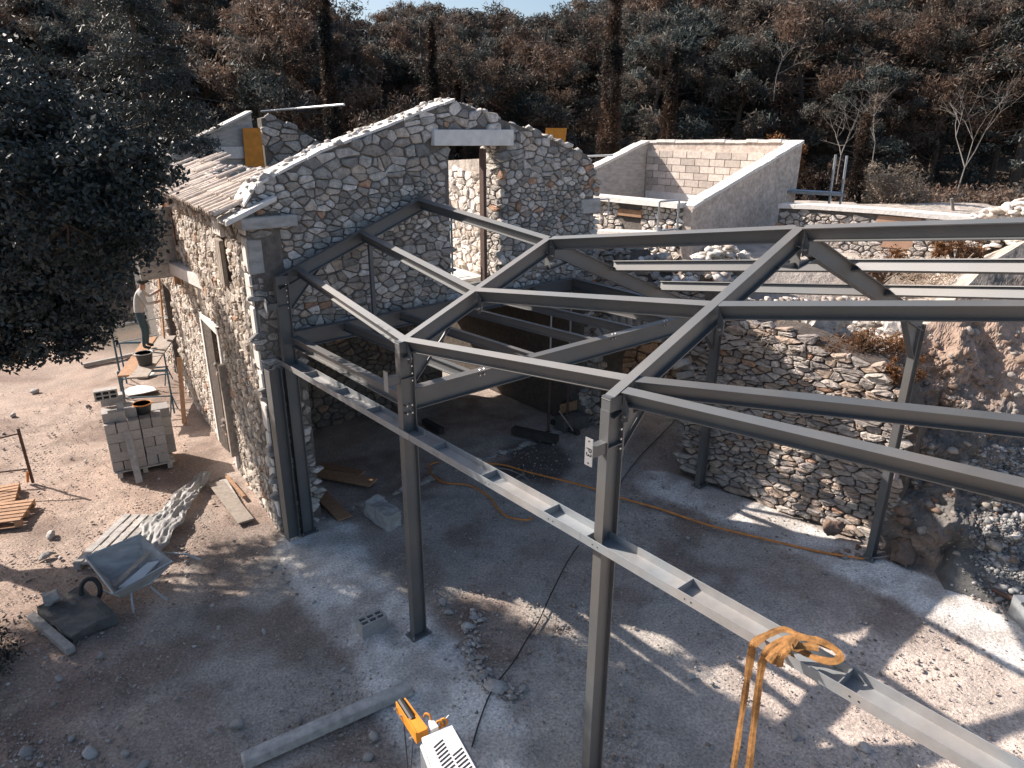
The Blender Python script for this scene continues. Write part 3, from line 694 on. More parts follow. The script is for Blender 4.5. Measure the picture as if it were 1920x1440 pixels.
MB().box(F1+dL*(sum(wn)/2)+V(0,0,zlow-.3)+nL*.04,(.75,.1,.16),Matrix.Rotation(math.atan2(dL.y,dL.x),3,'Z')).o('wood_lintel',M['wood_b'],lw)
MB().box(F1+dL*(sum(wn)/2)+V(0,0,3.55)+nL*.03,(.42,.06,1.0),Matrix.Rotation(math.atan2(dL.y,dL.x),3,'Z')).o('doorway_panel',M['concrete'],lw)
MB().bar(AY(1122,436,17.2),AY(1240,441,15.6),.5,.14).o('step_slab',M['cap'],lw)
# far stone wall on the right
FW=AY(1462,386,17.5);FW=V(FW.x,FW.y,0);FE=AY(1835,412,14.6);FE=V(FE.x,FE.y,0); FD=(FE-FW).normalized(); FN=V(FD.y,-FD.x,0); FN=FN if FN.y<0 else -FN; FL=(FE-FW).length
fwl=lambda u,v: onpl(u,v,FW,FD)
ft=[fwl(1462,386),fwl(1530,388),fwl(1650,396),fwl(1830,412)]; print('farwall',ft,FL)
fw=thing('far_terrace_wall','long stone wall with white capping and pink rendered panel on the terrace','wall')
slab_wall('wall_core',FW,FD,FN,[[(a[0],2.4),(b[0],2.4),(b[0],b[1]-.04),(a[0],a[1]-.04)] for a,b in zip(ft[:-1],ft[1:])],.4,M['mortar'],fw)
ftz=lambda s: ft[0][1]+(ft[-1][1]-ft[0][1])*s/FL
och=(fwl(1645,397)[0],fwl(1725,405)[0],fwl(1650,418)[1],ftz(FL*.6)-.05)
och2=(fwl(1655,448)[0],fwl(1712,448)[0],fwl(1680,465)[1],fwl(1680,445)[1])
masonry(fw,FW,FD,FN,lambda s,z:0<s<FL and 2.5<z<ftz(s)-.1 and not(och[0]<s<och[1] and z>och[2]) and not(och2[0]<s<och2[1] and och2[2]<z<och2[3]+.3),(0,FL,2.4,5.3),.22,.12,proud=.05,nsingle=260,seed=61,gap=.014,tint=[(.5,.46,.42),(.56,.52,.48),(.42,.38,.35),(.48,.42,.36)])
mb=MB();
for a,b in zip(ft[:-1],ft[1:]): mb.bar(FW+FD*a[0]-FN*.18+V(0,0,a[1]),FW+FD*b[0]-FN*.18+V(0,0,b[1]),.56,.1)
mb.o('white_coping',M['cap'],fw)
for (a,b,c,e_) in (och,och2): MB().poly([FW+FD*a+FN*.04+V(0,0,c),FW+FD*b+FN*.04+V(0,0,c),FW+FD*(b+.05)+FN*.04+V(0,0,e_),FW+FD*(a+.05)+FN*.04+V(0,0,e_)],-FN*.1).o('render_panel',M['ochre'],fw)
# pale stone heap right of it, earth bank below
def heap(name,label,pts,sizes,tint,seed,**k):
    o=scatter(name,pts,sizes,M['stone'],seed=seed,tint=tint,**k); o['label']=label; o['category']='rubble'; return o
pts=[];sz=[]
for i in range(420):
    u=rrs.uniform(1795,1960); f_=(u-1795)/165; v=rrs.uniform(412-50*f_,470-f_*20); Yd=15.2-1.6*f_+rrs.uniform(-.3,.8); pts.append(AY(u,v,Yd)); sz.append(rrs.uniform(.06,.2))
heap('stone_heap','heap of pale flat stones piled at the right end of the terrace wall',pts,sz,LIGHT,71,flat=.35,yaw=.3)
# earth bank surface: quads between a foot line and a top line
foot=[V(6.05,9.95,-.1),V(6.9,9.35,-.1),V(7.6,9.0,-.1),V(8.6,8.9,-.1),V(10,9.0,-.1),V(13,9.4,-.1),V(18,10,-.1)]
topl=[V(6.2,11.2,3.0),V(7.3,11.6,3.5),V(8.5,12.4,4.3),V(9.6,12.9,4.75),V(11.5,13.2,4.9),V(14,13.8,4.9),V(19,14.5,4.9)]
NU,NV=200,110; bv=[];bf=[]
for i in range(NU+1):
    t=i/NU*(len(foot)-1); k=min(int(t),len(foot)-2); f_=t-k; a=foot[k].lerp(foot[k+1],f_); b=topl[k].lerp(topl[k+1],f_)
    for j in range(NV+1):
        s=j/NV; p=a.lerp(b,s); p.z=a.z+(b.z-a.z)*(s**.75)
        kf=.2+.5*float(smooth(8.8,7.2,p.x)); nz_=(mnoise.fractal(p*1.1,.8,2.1,7)*.42+mnoise.ridged_multi_fractal(p*1.9,.9,2.1,6,1.0,2.0)*.13)*kf
        bv.append(tuple(p+V(-.2,-1,.35).normalized()*nz_*min(1,i/16+.1)*(min(1,(1-s)*6)+.15)))
for i in range(NU):
    for j in range(NV): q=i*(NV+1)+j; bf.append((q,q+NV+1,q+NV+2,q+1))
mb=MB();mb.v=bv;mb.f=bf; eb=mb.o('earth_bank',M['bank'],None,'structure',smooth=False)
mb=MB(); mb.v=[tuple(p+V(0,0,-.05)) for p in topl]+[tuple(V(p.x+2,p.y+6,3.2)) for p in topl]; n=len(topl)
mb.f=[(i,i+1,n+i+1,n+i) for i in range(n-1)]; mb.o('upper_terrace',M['terr'],None,'structure')
# brown boulders at foot of bank
bl=[((1560,990),.30,M['rockb']),((1690,900),.6,M['rockb']),((1720,985),.75,M['rockb']),((1665,830),.5,M['rockb']),((1760,1010),.5,M['rockb']),((1640,960),.4,M['rockb']),((1735,930),.8,M['rockb']),((1590,930),.4,M['rockb']),((1700,1040),.42,M['rockb'])]
blab=['brown boulder at the foot of the dry stone wall left of the far right column','rust brown boulder behind the far right column, upper one','large brown boulder right of the base of the far right column','brown rock high behind the far right column below the slab wall','brown boulder at the right edge of the boulder pile by the gravel','small brown rock touching the left side of the far right column','largest brown boulder leaning on the bank right of the column','small brown rock wedged in the lower dry stone wall','low brown boulder in front of the pile near the concrete strip']
for i,(uv,r_,mt) in enumerate(bl):
    p=G(*uv,z=0); v_,f_=rockverts(100+i,4,(1,.8,.75),.30)
    v_=np.array([tuple(Vector(q)*(1+.22*mnoise.ridged_multi_fractal(Vector(q)*1.7+V(i*5,0,0),.9,2.1,5,1.0,2.0)-.2)) for q in v_])
    base=G(uv[0],uv[1]+35); k=max(0,(1010-uv[1]))/180
    r_*=.62
    q_=AY(uv[0],uv[1],base.y+ .25+.25*k) if uv[1]<1000 else G(uv[0],uv[1],.15)
    me=npmesh('boulder',v_*r_*.8,f_,3); o=obj('boulder',me,mt); o.location=q_; o.rotation_euler=(i,i*.5,i*1.3); tag(o,blab[i],'boulder','brown boulders at the foot of the bank')
# gravel fans
gm_=MB(); P=[G(1745,1050),G(1770,1110),G(1850,1150),G(2100,1180),G(2100,860,1.6),G(1850,850,1.5),G(1790,900,1.0)]
gm_.v=[tuple(p+V(0,0,-.03)) for p in P]; gm_.f=[tuple(range(len(P)))]; gs_=gm_.o('gravel_slope',M['rock_d'],None,'structure',fix=False)
bpy.context.view_layer.update(); rg=np.random.RandomState(5)
def hit(u,v):
    o_=Vector((0,0,CH)); d_=Vector(ray(u,v)).normalized(); best=None
    for ob in (eb,gs_,ground):
        ok_,p,n_,_=ob.ray_cast(o_,d_)
        if ok_ and (best is None or (p-o_).length<(best-o_).length): best=p
    return best
pts=[];sz=[];pts2=[];sz2=[]
for i in range(9000):
    u=rg.uniform(1700,2000); v=rg.uniform(840,1150)
    lim=1838+max(0,(1000-v))*.1+max(0,v-1080)*.9
    if u<lim+rg.randn()*22: continue
    p=hit(u,v)
    if p is None: continue
    pts.append((p.x,p.y,p.z+.01)); sz.append(.010+.012*rg.exponential(1.0) if rg.rand()<.985 else rg.uniform(.06,.10))
sz=[min(a_,.14) for a_ in sz]
heap('gravel_heap','slope of loose grey angular gravel at the right edge of the yard',pts,sz,[(.22,.22,.215),(.28,.28,.275),(.17,.17,.165),(.34,.33,.32)],72)
for i in range(700):
    u=rg.uniform(1560,1930); v=rg.uniform(620,1050); p=hit(u,v)
    if p is None or p.y<8.6: continue
    pts2.append((p.x,p.y,p.z)); sz2.append(.012+.03*rg.exponential(1.0))
heap('bank_stones','small brown and grey stones embedded all over the earth bank',pts2,[min(a_,.15) for a_ in sz2],[(.22,.15,.11),(.27,.24,.21),(.18,.13,.10),(.34,.30,.26)],73)

# ------------------------------------------------------------------ steel frame
IPE=lambda h,b,tf=.011,tw=.008:[(-b/2,0),(b/2,0),(b/2,-tf),(tw/2,-tf),(tw/2,-h+tf),(b/2,-h+tf),(b/2,-h),(-b/2,-h),(-b/2,-h+tf),(-tw/2,-h+tf),(-tw/2,-tf),(-b/2,-tf)]
def ib(a,b,h=.2,w=.1,up=(0,0,1),mb=None):
    mb=mb or MB(); mb.sweep(IPE(h,w),a,b,up); return mb
E3=(V(5.85,9.6,0)-V(.85,5.4,0)).normalized(); E2=EX
P1=G(578,998);P2=G(785,1190);P3=V(.85,5.4,0);Q2=G(1312,910);Q3=G(1632,1045)
SL_=.415
def column(p,ztop,e,parent,h=.2,w=.1,name='column',z0=.015):
    m=MB(); m.sweep([(x,y+h/2) for x,y in IPE(h,w)],p+V(0,0,z0),p+V(0,0,ztop),e)
    o=m.o(name,M['steel'],parent)
    mb=MB().box(p+V(0,0,.02),(.30,.20,.02),Matrix.Rotation(math.atan2(e.y,e.x),3,'Z')); mb.o('base_plate',M['steel'],parent)
    b=MB()
    for i in(-1,1):
        for j in(-1,1): b.tube([p+e*.125*i+V(-e.y,e.x,0)*.075*j+V(0,0,.02),p+e*.125*i+V(-e.y,e.x,0)*.075*j+V(0,0,.06)],.012,6)
    b.o('anchor_bolts',M['bolt'],parent,'stuff')
    return o
def bolts(parent,c,side,up,nrm,nx_=2,ny_=2,sx=.055,sy=.06,r=.011):
    b=MB()
    for i in range(nx_):
        for j in range(ny_):
            q=Vector(c)+Vector(side)*(i-(nx_-1)/2)*sx+Vector(up)*(j-(ny_-1)/2)*sy; b.tube([q,q+Vector(nrm)*.018],r,6)
    b.o('bolts',M['bolt'],parent,'stuff')
def portal(P,Q,zp,zr,R_,zq,e,label,far=True):
    f=thing('portal_frame',label,'steel frame',tuple(P)); 
    inv=Matrix.Translation(-P)
    def fin(o): o.location=-P
    n=V(e.y,-e.x,0)
    rp0=P-e*.1+V(0,0,zp-.1*SL_); rr=V(R_.x,R_.y,zr)
    o=[]
    column(P,zp-.14,e,f)
    ib(rp0,rr,up=(0,0,1)).o('rafter',M['steel'],f)
    # knee: haunch plate
    d=(rr-rp0).normalized()
    w0=rp0+V(0,0,-.2); 
    MB().poly([P+e*.1+V(0,0,zp-.18),P+e*.1+V(0,0,zp-.55),P+e*.62+V(0,0,zp+.62*SL_-.22)],n*.008).o('haunch_web',M['steel'],f)
    MB().bar(P+e*.1+V(0,0,zp-.56),P+e*.63+V(0,0,zp+.63*SL_-.24),.09,.01).o('haunch_flange',M['steel'],f)
    MB().bar(P+e*.105+V(0,0,zp-.6),P+e*.105+V(0,0,zp+.02),.10,.012,e).o('end_plate',M['steel'],f)
    bolts(f,P+e*.05+n*.05+V(0,0,zp-.33),V(0,0,0),V(0,0,1),n,1,5,0,.09)
    MB().box(P+V(0,0,zp-.48),(.19,.095,.01),Matrix.Rotation(math.atan2(e.y,e.x),3,'Z')).o('stiffener',M['steel'],f)
    MB().bar(P+V(0,0,zp-.15),P+V(0,0,zp-.02),.19,.098,n).o('knee_cap',M['steel'],f)
    # bracket with end plate outside
    bz=zp-.47; MB().bar(P-e*.1+V(0,0,bz),P-e*.265+V(0,0,bz),.075,.10).o('bracket_arm',M['steel'],f)
    pl_=MB().bar(P-e*.27+V(0,0,bz-.125),P-e*.27+V(0,0,bz+.125),.085,.008,e).o('bracket_plate',M['steel_l'],f)
    if far:
        qd=Q; rq=Q+e*.1+V(0,0,zq-.1*SL_)
        column(Q,zq-.14,e,f); ib(rr,rq).o('rafter',M['steel'],f)
        MB().poly([Q-e*.1+V(0,0,zq-.18),Q-e*.1+V(0,0,zq-.6),Q-e*.62+V(0,0,zq+.62*SL_-.22)],n*.008).o('haunch_web',M['steel'],f)
        MB().bar(Q-e*.1+V(0,0,zq-.61),Q-e*.63+V(0,0,zq+.63*SL_-.24),.09,.01).o('haunch_flange',M['steel'],f)
        # ridge gusset
        MB().poly([rr-e*.38+V(0,0,-.2-.38*SL_),rr+V(0,0,-.42),rr+e*.38+V(0,0,-.2-.38*SL_)],n*.008).o('ridge_haunch',M['steel'],f)
        MB().bar(rr+V(0,0,-.42),rr+V(0,0,-.01),.10,.014,e).o('ridge_plate',M['steel'],f)
        MB().bar(rr-e*.38+V(0,0,-.2-.38*SL_),rr+V(0,0,-.425),.09,.01).o('haunch_flange',M['steel'],f)
        MB().bar(rr+e*.38+V(0,0,-.2-.38*SL_),rr+V(0,0,-.425),.09,.01).o('haunch_flange',M['steel'],f)
        bolts(f,rr+n*.05-V(0,0,.22),V(0,0,0),V(0,0,1),n,1,3,0,.11)
    for ch in f.children: ch.location=-P
    return f
def onf(u,v,P,e): s,z=onpl(u,v,P,e); return P+e*s+V(0,0,z)
R2=onf(1028,446,P2,E2);R3=onf(1500,425,P3,E3);R1=onf(805,362,P1,EX)
zP2=onf(752,636,P2,E2).z;zQ2=3.43;zP3=4.46;zQ3=4.05;zP1=4.46
f2=portal(P2,Q2,zP2,R2.z,R2,zQ2,E2,'middle steel portal frame with bolted floor beam, dark grey')
f3=portal(P3,Q3,zP3,R3.z,R3,zQ3,E3,'nearest steel portal frame, its bracket plate marked P3')
f1=portal(P1,P1,zP1,R1.z,R1,0,EX,'half portal frame standing against the stone gable',far=False)
def fpart(mb,name,frame_,P,mt=None): o=mb.o(name,mt or M['steel'],frame_); o.location=-P; return o
# lettering P3 on the bracket plate
tc_=bpy.data.curves.new('marking','FONT'); tc_.body='P3'; tc_.size=.085; tc_.align_x='CENTER'; tc_.align_y='CENTER'; tc_.extrude=.0006
to=bpy.data.objects.new('plate_marking',tc_); C.objects.link(to); to.data.materials.append(M['cable'])
bz=zP3-.47; Xx=V(0,0,-1); Zx=-E3; Yx=Zx.cross(Xx); mw=Matrix((Xx,Yx,Zx)).transposed().to_4x4(); mw.translation=P3-E3*.276+V(0,0,bz)
dg=bpy.context.evaluated_depsgraph_get(); tm=bpy.data.meshes.new_from_object(to.evaluated_get(dg)); bpy.data.objects.remove(to)
tm.transform(mw); tm.materials.clear(); t_=obj('plate_marking',tm,M['cable'],f3); t_.location=-P3
h_=MB()
for s_ in(-.1,.1): h_.tube([P3-E3*.272+V(0,0,bz+s_),P3-E3*.276+V(0,0,bz+s_)],.008,8)
o=h_.o('bolt_holes',M['cable'],f3,'stuff'); o.location=-P3
# floor beams
fpart(ib(P2+E2*.1+V(0,0,3.6),Q2-E2*.1+V(0,0,3.6) if False else P2+E2*5.7+V(0,0,3.6),.27,.135),'floor_beam',f2,P2)
MZ=[onf(551,622,P1,EX),onf(1075,521,P1,EX)]
fpart(ib(P1+EX*.1+V(0,0,3.56),MZ[1],.27,.135),'floor_beam',f1,P1)
fpart(ib(P1+EX*.1-NX*.28+V(0,0,3.75),MZ[1]-NX*.28+V(0,0,.19),.3,.12),'wall_beam',f1,P1)
fpart(ib(MZ[1],onf(1300,575,P2,E2)+V(-.2,.2,0),.22,.11),'splay_beam',f1,P1)
po=onf(690,450,P1,EX); pb=onf(700,590,P1,EX); fpart(MB().bar(po+V(0,0,.1)+NX*.05,V(po.x,po.y,3.57)+NX*.05,.06,.06,NX),'hanger_post',f1,P1)
for (u,v) in ((902,697),(1149,630),(1246,605)):
    q=onf(u,v,P2,E2); o=MB(); n=V(E2.y,-E2.x,0)
    for i in(-1,1):
        for j in(-1,1): o.tube([q+E2*.035*i+V(0,0,.035*j)+n*.008,q+E2*.035*i+V(0,0,.035*j)+n*.03],.012,6)
    oo=o.o('bolts',M['bolt'],f2,'stuff'); oo.location=-P2
n2=V(E2.y,-E2.x,0)
o=MB(); q=P2+V(0,0,3.35)
for i in(-1,1):
    for j in(-1,1): o.tube([q+E2*.035*i+V(0,0,.05*j)+n2*.01,q+E2*.035*i+V(0,0,.05*j)+n2*.06],.013,6)
oo=o.o('bolts',M['bolt'],f2,'stuff'); oo.location=-P2
# joists
jl=['first floor joist from the near columns, between gable beam and middle frame','second floor joist counting from the near columns','third floor joist, crossing above the dark doorway','fourth floor joist with a bright lower flange','fifth floor joist, nearest the arch wall']
for i,((s1_),(s2_)) in enumerate(((.98,1.02),(2.05,2.15),(3.1,3.35),(4.15,4.35),(5.1,5.2))):
    s2v=s2_; a=P1+EX*s1_+V(0,0,3.56)+NX*.01; b=P2+E2*s2v+V(0,0,3.58)-n2*.01
    tag(ib(a,b,.14,.073).o('floor_joist',M['steel']),jl[i],'steel joist','floor joists between the beams')
tag(ib(P1+V(.12,.0,3.5),P2+V(-.02,.1,3.5),.16,.12).o('edge_beam',M['steel']),'upper edge beam linking the first two near columns at floor level','steel beam')
# purlins
def purlin(a,b,sg,lab,h=.16,w=.085):
    nr=(V(0,0,1)-E2*SL_*sg).normalized(); return tag(ib(a,b,h,w,up=nr).o('purlin',M['steel']),lab,'purlin','roof purlins between the frames')
F1n=lambda u,v:onf(u,v,P1,EX); F2n=lambda u,v:onf(u,v,P2,E2); F3n=lambda u,v:onf(u,v,P3,E3)
def sp(P,e,s,zt,sl=SL_): return P+e*s+V(0,0,zt+sl*s)
d34=V(.5238,-.8383,.1515).normalized()
def near(P,e,s,z0): return P+e*s+V(0,0,z0+s*(R_z-z0)/1)
def onraf(P,z0,Rr,q):  # snap point to rafter top near side
    e=(V(Rr.x,Rr.y,0)-V(P.x,P.y,0)); L=e.length; e/=L; s=(V(q.x,q.y,0)-P).dot(e); return P+e*s+V(0,0,z0+(Rr.z-z0)*s/L)
a1n=[onraf(P1,zP1,R1,F1n(553,500)),onraf(P1,zP1,R1,F1n(675,435)),onraf(P1,zP1,R1,F1n(785,377))]
a2n=[onraf(P2,zP2,R2,F2n(757,630)),onraf(P2,zP2,R2,F2n(890,538)),R2.copy()]
a3n=[onraf(P3,zP3,R3,F3n(1182,692)),onraf(P3,zP3,R3,F3n(1340,550)),R3.copy()]
nm=['eave','middle','ridge']
for i in range(3):
    purlin(a1n[i],a2n[i],1,f'{nm[i]} purlin of the bay against the gable')
    purlin(a2n[i]+(a3n[i]-a2n[i]).normalized()*.05,a3n[i]-(a3n[i]-a2n[i]).normalized()*.05,1,f'{nm[i]} purlin of the middle bay between the middle and nearest frames')
nn3=V(E3.y,-E3.x,0)
starts=[(onraf(P3,zP3,R3,F3n(1160,715)),'lowest purlin at the corner of the nearest frame, running off right'),(a3n[0],'second purlin from the corner of the nearest frame, running off right'),(a3n[1],'middle near-slope purlin running off the right edge'),(R3.copy(),'ridge purlin running off the right edge')]
ends=[(1920,905),(1920,785),(1920,568),(1920,412)]
for (st,lb),(u,v) in zip(starts,ends):
    # end: direction fixed in plan by d34, height by the sight line
    dxy=V(d34.x,d34.y,0).normalized(); s,z=onpl(u,v,V(st.x,st.y,0),dxy); e_=V(st.x,st.y,0)+dxy*s+V(0,0,z)
    lv=G(u,v,st.z); kk={905:1,785:1,568:.45,412:0}[v]; e_=G(u,v,e_.z+(lv.z-e_.z)*kk); dd=(e_-st)
    purlin(st+dd.normalized()*.05,st+dd*1.35,1,lb,h=.15,w=.085)
for (u2,v2,u3,v3,u4,v4,lb) in ((1152,490,1607,487,1920,487,'upper'),(1240,528,1668,535,1920,538,'lower')):
    q2=F2n(u2,v2);q3=F3n(u3,v3)
    purlin(q2,q3,-1,f'{lb} far slope purlin of the middle bay with its side lit',h=.14,w=.08)
    dxy=V(d34.x,d34.y,0).normalized(); s,z=onpl(u4,v4,V(q3.x,q3.y,0),dxy); e_=V(q3.x,q3.y,0)+dxy*s+V(0,0,z)
    purlin(q3,q3+(e_-q3)*1.35,-1,f'{lb} far slope purlin running off the right edge',h=.135,w=.08)
# cleats
def cleat(q,n,fr,P):
    o=MB().poly([q+n*.06+V(0,0,-.03),q+n*.06+V(0,0,-.30)+E2*.0,q+n*.13+V(0,0,-.26),q+n*.13+V(0,0,-.17)],E2*.012).o('cleat',M['steel'],fr); o.location=-P
    b=MB().tube([q+n*.10+V(0,0,-.22)-E2*.03,q+n*.10+V(0,0,-.22)+E2*.03],.014,6).o('bolt',M['bolt'],fr); b.location=-P
for q in a2n: cleat(q,n2,f2,P2)
for q in [starts[0][0]]+a3n: cleat(q,nn3,f3,P3)
# gutter channel in three lengths
UP=lambda w,h,t=.009:[(-w/2,0),(w/2,0),(w/2,h),(w/2-t,h),(w/2-t,t),(-w/2+t,t),(-w/2+t,h),(-w/2,h)]
zc=3.02; c0_=V(-3.99,10.72,zc); cm=V(.62,5.40,zc); cdir=(cm-c0_).normalized(); c0_=c0_+V(cdir.y,-cdir.x,0)*-.0
side=V(-cdir.y,cdir.x,0); side=side if side.y>0 else -side
cg=[(c0_,c0_+(cm-c0_)*.60,'channel beam length from the gable corner past the second column'),(c0_+(cm-c0_)*.602,cm,'middle length of the long channel beam reaching the nearest column')]
q2_=G(1920,1470,zc) ; cd2=(V(2.45,3.25,zc)-cm).normalized(); cg.append((cm+cd2*.004,cm+cd2*4.6,'near length of the channel beam carrying the orange sling'))
for k,(a,b,lb) in enumerate(cg):
    dd=(b-a).normalized(); si=V(-dd.y,dd.x,0); si=si if si.y>0 else -si
    a2=a+si*.115;b2=b+si*.115
    t=thing('channel_beam',lb,'steel beam')
    MB().sweep(UP(.23,.085),a2,b2).o('channel',M['steel_l'],t)
    L=(b-a).length; hs=MB()
    for s in ([.42,1.35,2.3,3.2] if k<2 else [.06,1.05,2.35,3.6]):
        if s>L-.05: continue
        q=a2+dd*s; MB().poly([q-si*.105+V(0,0,.009),q+si*.105+V(0,0,.009),q+si*.105+V(0,0,.082),q-si*.105+V(0,0,.082)],dd*.008).o('stiffener_plate',M['steel_l'],t)
        for m_ in (-.03,.03): 
            w_=a2+dd*(s+.12+m_)-si*.116+V(0,0,.04); hs.tube([w_,w_-si*.002],.007,8)
    hs.o('bolt_holes',M['cable'],t,'stuff')
tag(MB().sweep([(x,y+.1) for x,y in IPE(.2,.2)],G(549,1008,.02),G(549,1008,0)+V(0,0,zc-.003),EX).o('channel_post',M['steel']),'dark wide post under the gable end of the channel beam','steel post')
# steel props under the floor
def prop(u0,v0,z1,lab):
    p=G(u0,v0); t=thing('steel_prop',lab,'prop',tuple(p)); 
    MB().tube([(0,0,0.02),(0,0,z1*.55)],.03,8).o('outer_tube',M['rust'],t); MB().tube([(0,0,z1*.55),(0,0,z1)],.022,8).o('inner_tube',M['galv'],t)
    MB().box((0,0,.01),(.14,.14,.012)).o('foot_plate',M['rust'],t); MB().tube([(0,0,z1*.53),(0,0,z1*.56)],.045,8).o('collar',M['galv'],t)
prop(1028,812,3.3,'thin steel prop standing on the dark timber under the floor beams'); prop(1063,800,3.3,'dark steel prop just right of the propped timber, by the arch wall')
# ------------------------------------------------------------------ things in the yard
def plank(name,a,b,w,t,mt,lab,cat='plank',group=None,up=(0,0,1),bev=.004):
    return tag(MB().bar(a,b,w,t,up).o(name,mt,bevel=bev),lab,cat,group)
plank('timber',G(962,806,.09),G(1045,824,.09),.2,.16,M['wood_dark'],'dark squared timber lying under the steel prop','timber')
plank('timber',G(1035,790,.06),G(1085,812,.06),.12,.1,M['wood_dark'],'short dark timber behind the leaning strip of wood','timber')
plank('wood_strip',G(1048,770,.55),G(1078,812,.03),.05,.025,M['wood'],'thin pale strip leaning by the brick pier')
plank('board',G(1050,768,.35),G(1105,752,.45),.04,.24,M['wood_b'],'brown board on edge against the pier base')
plank('round_log',G(795,790,.08),G(828,808,.08),.14,.14,M['wood_dark'],'dark log with orange end on the shaded floor','log')
plank('long_timber',G(455,1428,.08),G(770,1288,.08),.16,.13,M['wood_g'],'long weathered square timber lying on the near ground','timber',bev=.012)
plank('timber_offcut',G(58,1155,.06),G(133,1220,.06),.11,.09,M['wood_g'],'short grey timber lying in shade beside the stone slab','timber')
plank('wide_board',G(405,905,.06),G(462,978,.03),.27,.035,M['wood'],'wide pale board lying against the house corner')
plank('narrow_batten',G(425,893,.09),G(458,932,.05),.06,.05,M['wood_b'],'narrow warm batten right of the wide pale board')
plank('broken_board',G(418,900,.05),G(445,945,.04),.14,.03,M['wood_g'],'grey broken board beside the wide pale board')
plank('floor_board',G(598,925,.05),G(648,972,.04),.26,.03,M['wood_b'],'reddish board lying beside the double post')
plank('loose_beam',G(155,685,.05),G(265,662,.05),.12,.10,M['wood_g'],'grey beam lying on the ground behind the trestles','timber')
for i,(a,b,w,l) in enumerate((((590,885),(700,905),.3,'rotten splintered board lying under the floor beams, front one'),((600,872),(680,888),.2,'rotten splintered board under the floor beams, rear one'))):
    plank('rotten_board',G(*a,z=.08),G(*b,z=.1),w,.05,M['wood_b'],l)
# planks at right on the gravel
plank('grey_plank',G(1868,842,1.3),G(1945,790,1.45),.30,.03,M['wood_g'],'wide grey plank lying on the bank at right, lower one')
plank('grey_plank',G(1885,860,1.28),G(1950,805,1.42),.22,.03,M['wood_g'],'narrower grey plank half under the wide one on the bank')
tag(MB().tube([G(1810,1082,.08),G(1925,1135,.12)],.035).o('iron_bar',M['rust']),'rusty bar lying along the edge of the gravel','bar')
# rock slab, block
def rockobj(name,c,dim,rz,mt,lab,cat,amp=.12,rx=0,ry=0):
    amp*=1.5
    bm=bmesh.new(); bmesh.ops.create_cube(bm,size=1); bmesh.ops.subdivide_edges(bm,edges=bm.edges[:],cuts=9,use_grid_fill=True)
    for v in bm.verts:
        v.co=Vector((v.co.x*dim[0],v.co.y*dim[1],v.co.z*dim[2])); v.co+=mnoise.noise_vector(v.co*3.2+Vector(c))*amp*min(dim)+mnoise.noise_vector(v.co*11+Vector(c))*amp*.35*min(dim)
    me=bpy.data.meshes.new(name); bm.to_mesh(me); bm.free(); o=obj(name,me,mt); o.location=c; o.rotation_euler=(rx,ry,rz); return tag(o,lab,cat)
rockobj('stone_slab',G(145,1150,.08),(1.0,.6,.17),R(-35),M['rock_d'],'large dark rough stone slab lying left of the wheelbarrow','stone',.24)
rockobj('cut_stone',G(718,962,.14),(.72,.32,.30),R(-48),M['rock'],'pale rough cut stone block lying behind the second column','stone',.12)
rockobj('pale_rock',G(97,1118,.30),(.2,.16,.16),.4,M['rock'],'small pale rock resting on the dark slab','stone',.3)
rockobj('pier_stone',G(1072,790,.15),(.7,.35,.3),R(30),M['rock_d'],'grey dressed stone at the foot of the brown board','stone',.1)
rockobj('terrace_rock',AY(1545,608,12.2),(.7,.45,.42),.3,M['rock'],'large pale rock sitting on the terrace edge below the far wall','stone',.25)
rockobj('terrace_rock',AY(1695,612,12.0),(.55,.4,.3),.9,M['rock'],'smaller pale rock near the column top on the terrace edge','stone',.25)
# hollow block
def hollow(name,par=None,L=.40,Wd=.2,H=.2,nx_=3,ny_=2):
    mb=MB(); t=.028; mt_=M['block']
    cx=(L-t*(nx_+1))/nx_; cy=(Wd-t*(ny_+1))/ny_
    for i in range(nx_+1): mb.box((-L/2+t/2+i*(cx+t),0,H/2),(t,Wd,H))
    for j in range(ny_+1):
        for i in range(nx_): mb.box((-L/2+t+cx/2+i*(cx+t),-Wd/2+t/2+j*(cy+t),H/2),(cx,t,H))
    for i in range(nx_):
        for j in range(ny_): mb.box((-L/2+t+cx/2+i*(cx+t),-Wd/2+t+cy/2+j*(cy+t),.012),(cx,cy,.02))
    return mb.o(name,mt_,par)
hb=hollow('hollow_block'); hb.location=G(697,1186,0)+V(.0,.05,0); hb.rotation_euler=(0,0,R(38)); hb.scale=(.95,1,1.05); tag(hb,'single hollow concrete block standing open side up near the second column','concrete block')
# block stack
SA=G(215,897);SB=G(330,873); sd=(SB-SA); sd.z=0; Ls=sd.length; sd.normalize(); sn=V(-sd.y,sd.x,0); sn=sn if sn.y>0 else -sn
srot=math.atan2(sd.y,sd.x); n_b=0
pal=thing('block_pallet','low pallet carrying the stack of concrete blocks','pallet',tuple((SA+SB)/2+sn*.4),srot)
for i in range(5): MB().box((0,-.38+i*.19,.11),(1.1,.1,.02)).o('slat',M['wood_g'],pal)
for i in(-1,0,1): MB().box((i*.45,0,.05),(.09,.9,.1)).o('bearer',M['wood_g'],pal)
nth=['first','second','third','fourth','fifth']
ords=['bottom','second','third','fourth','fifth']
def blk(c,L,lab,Wd=.2,H=.195,rz=0):
    o=MB().box((0,0,0),(L,Wd,H)).o('concrete_block',M['block'],bevel=.004); o.location=c; o.rotation_euler=(0,0,rz); tag(o,lab,'concrete block','concrete blocks of the pallet stack'); return o
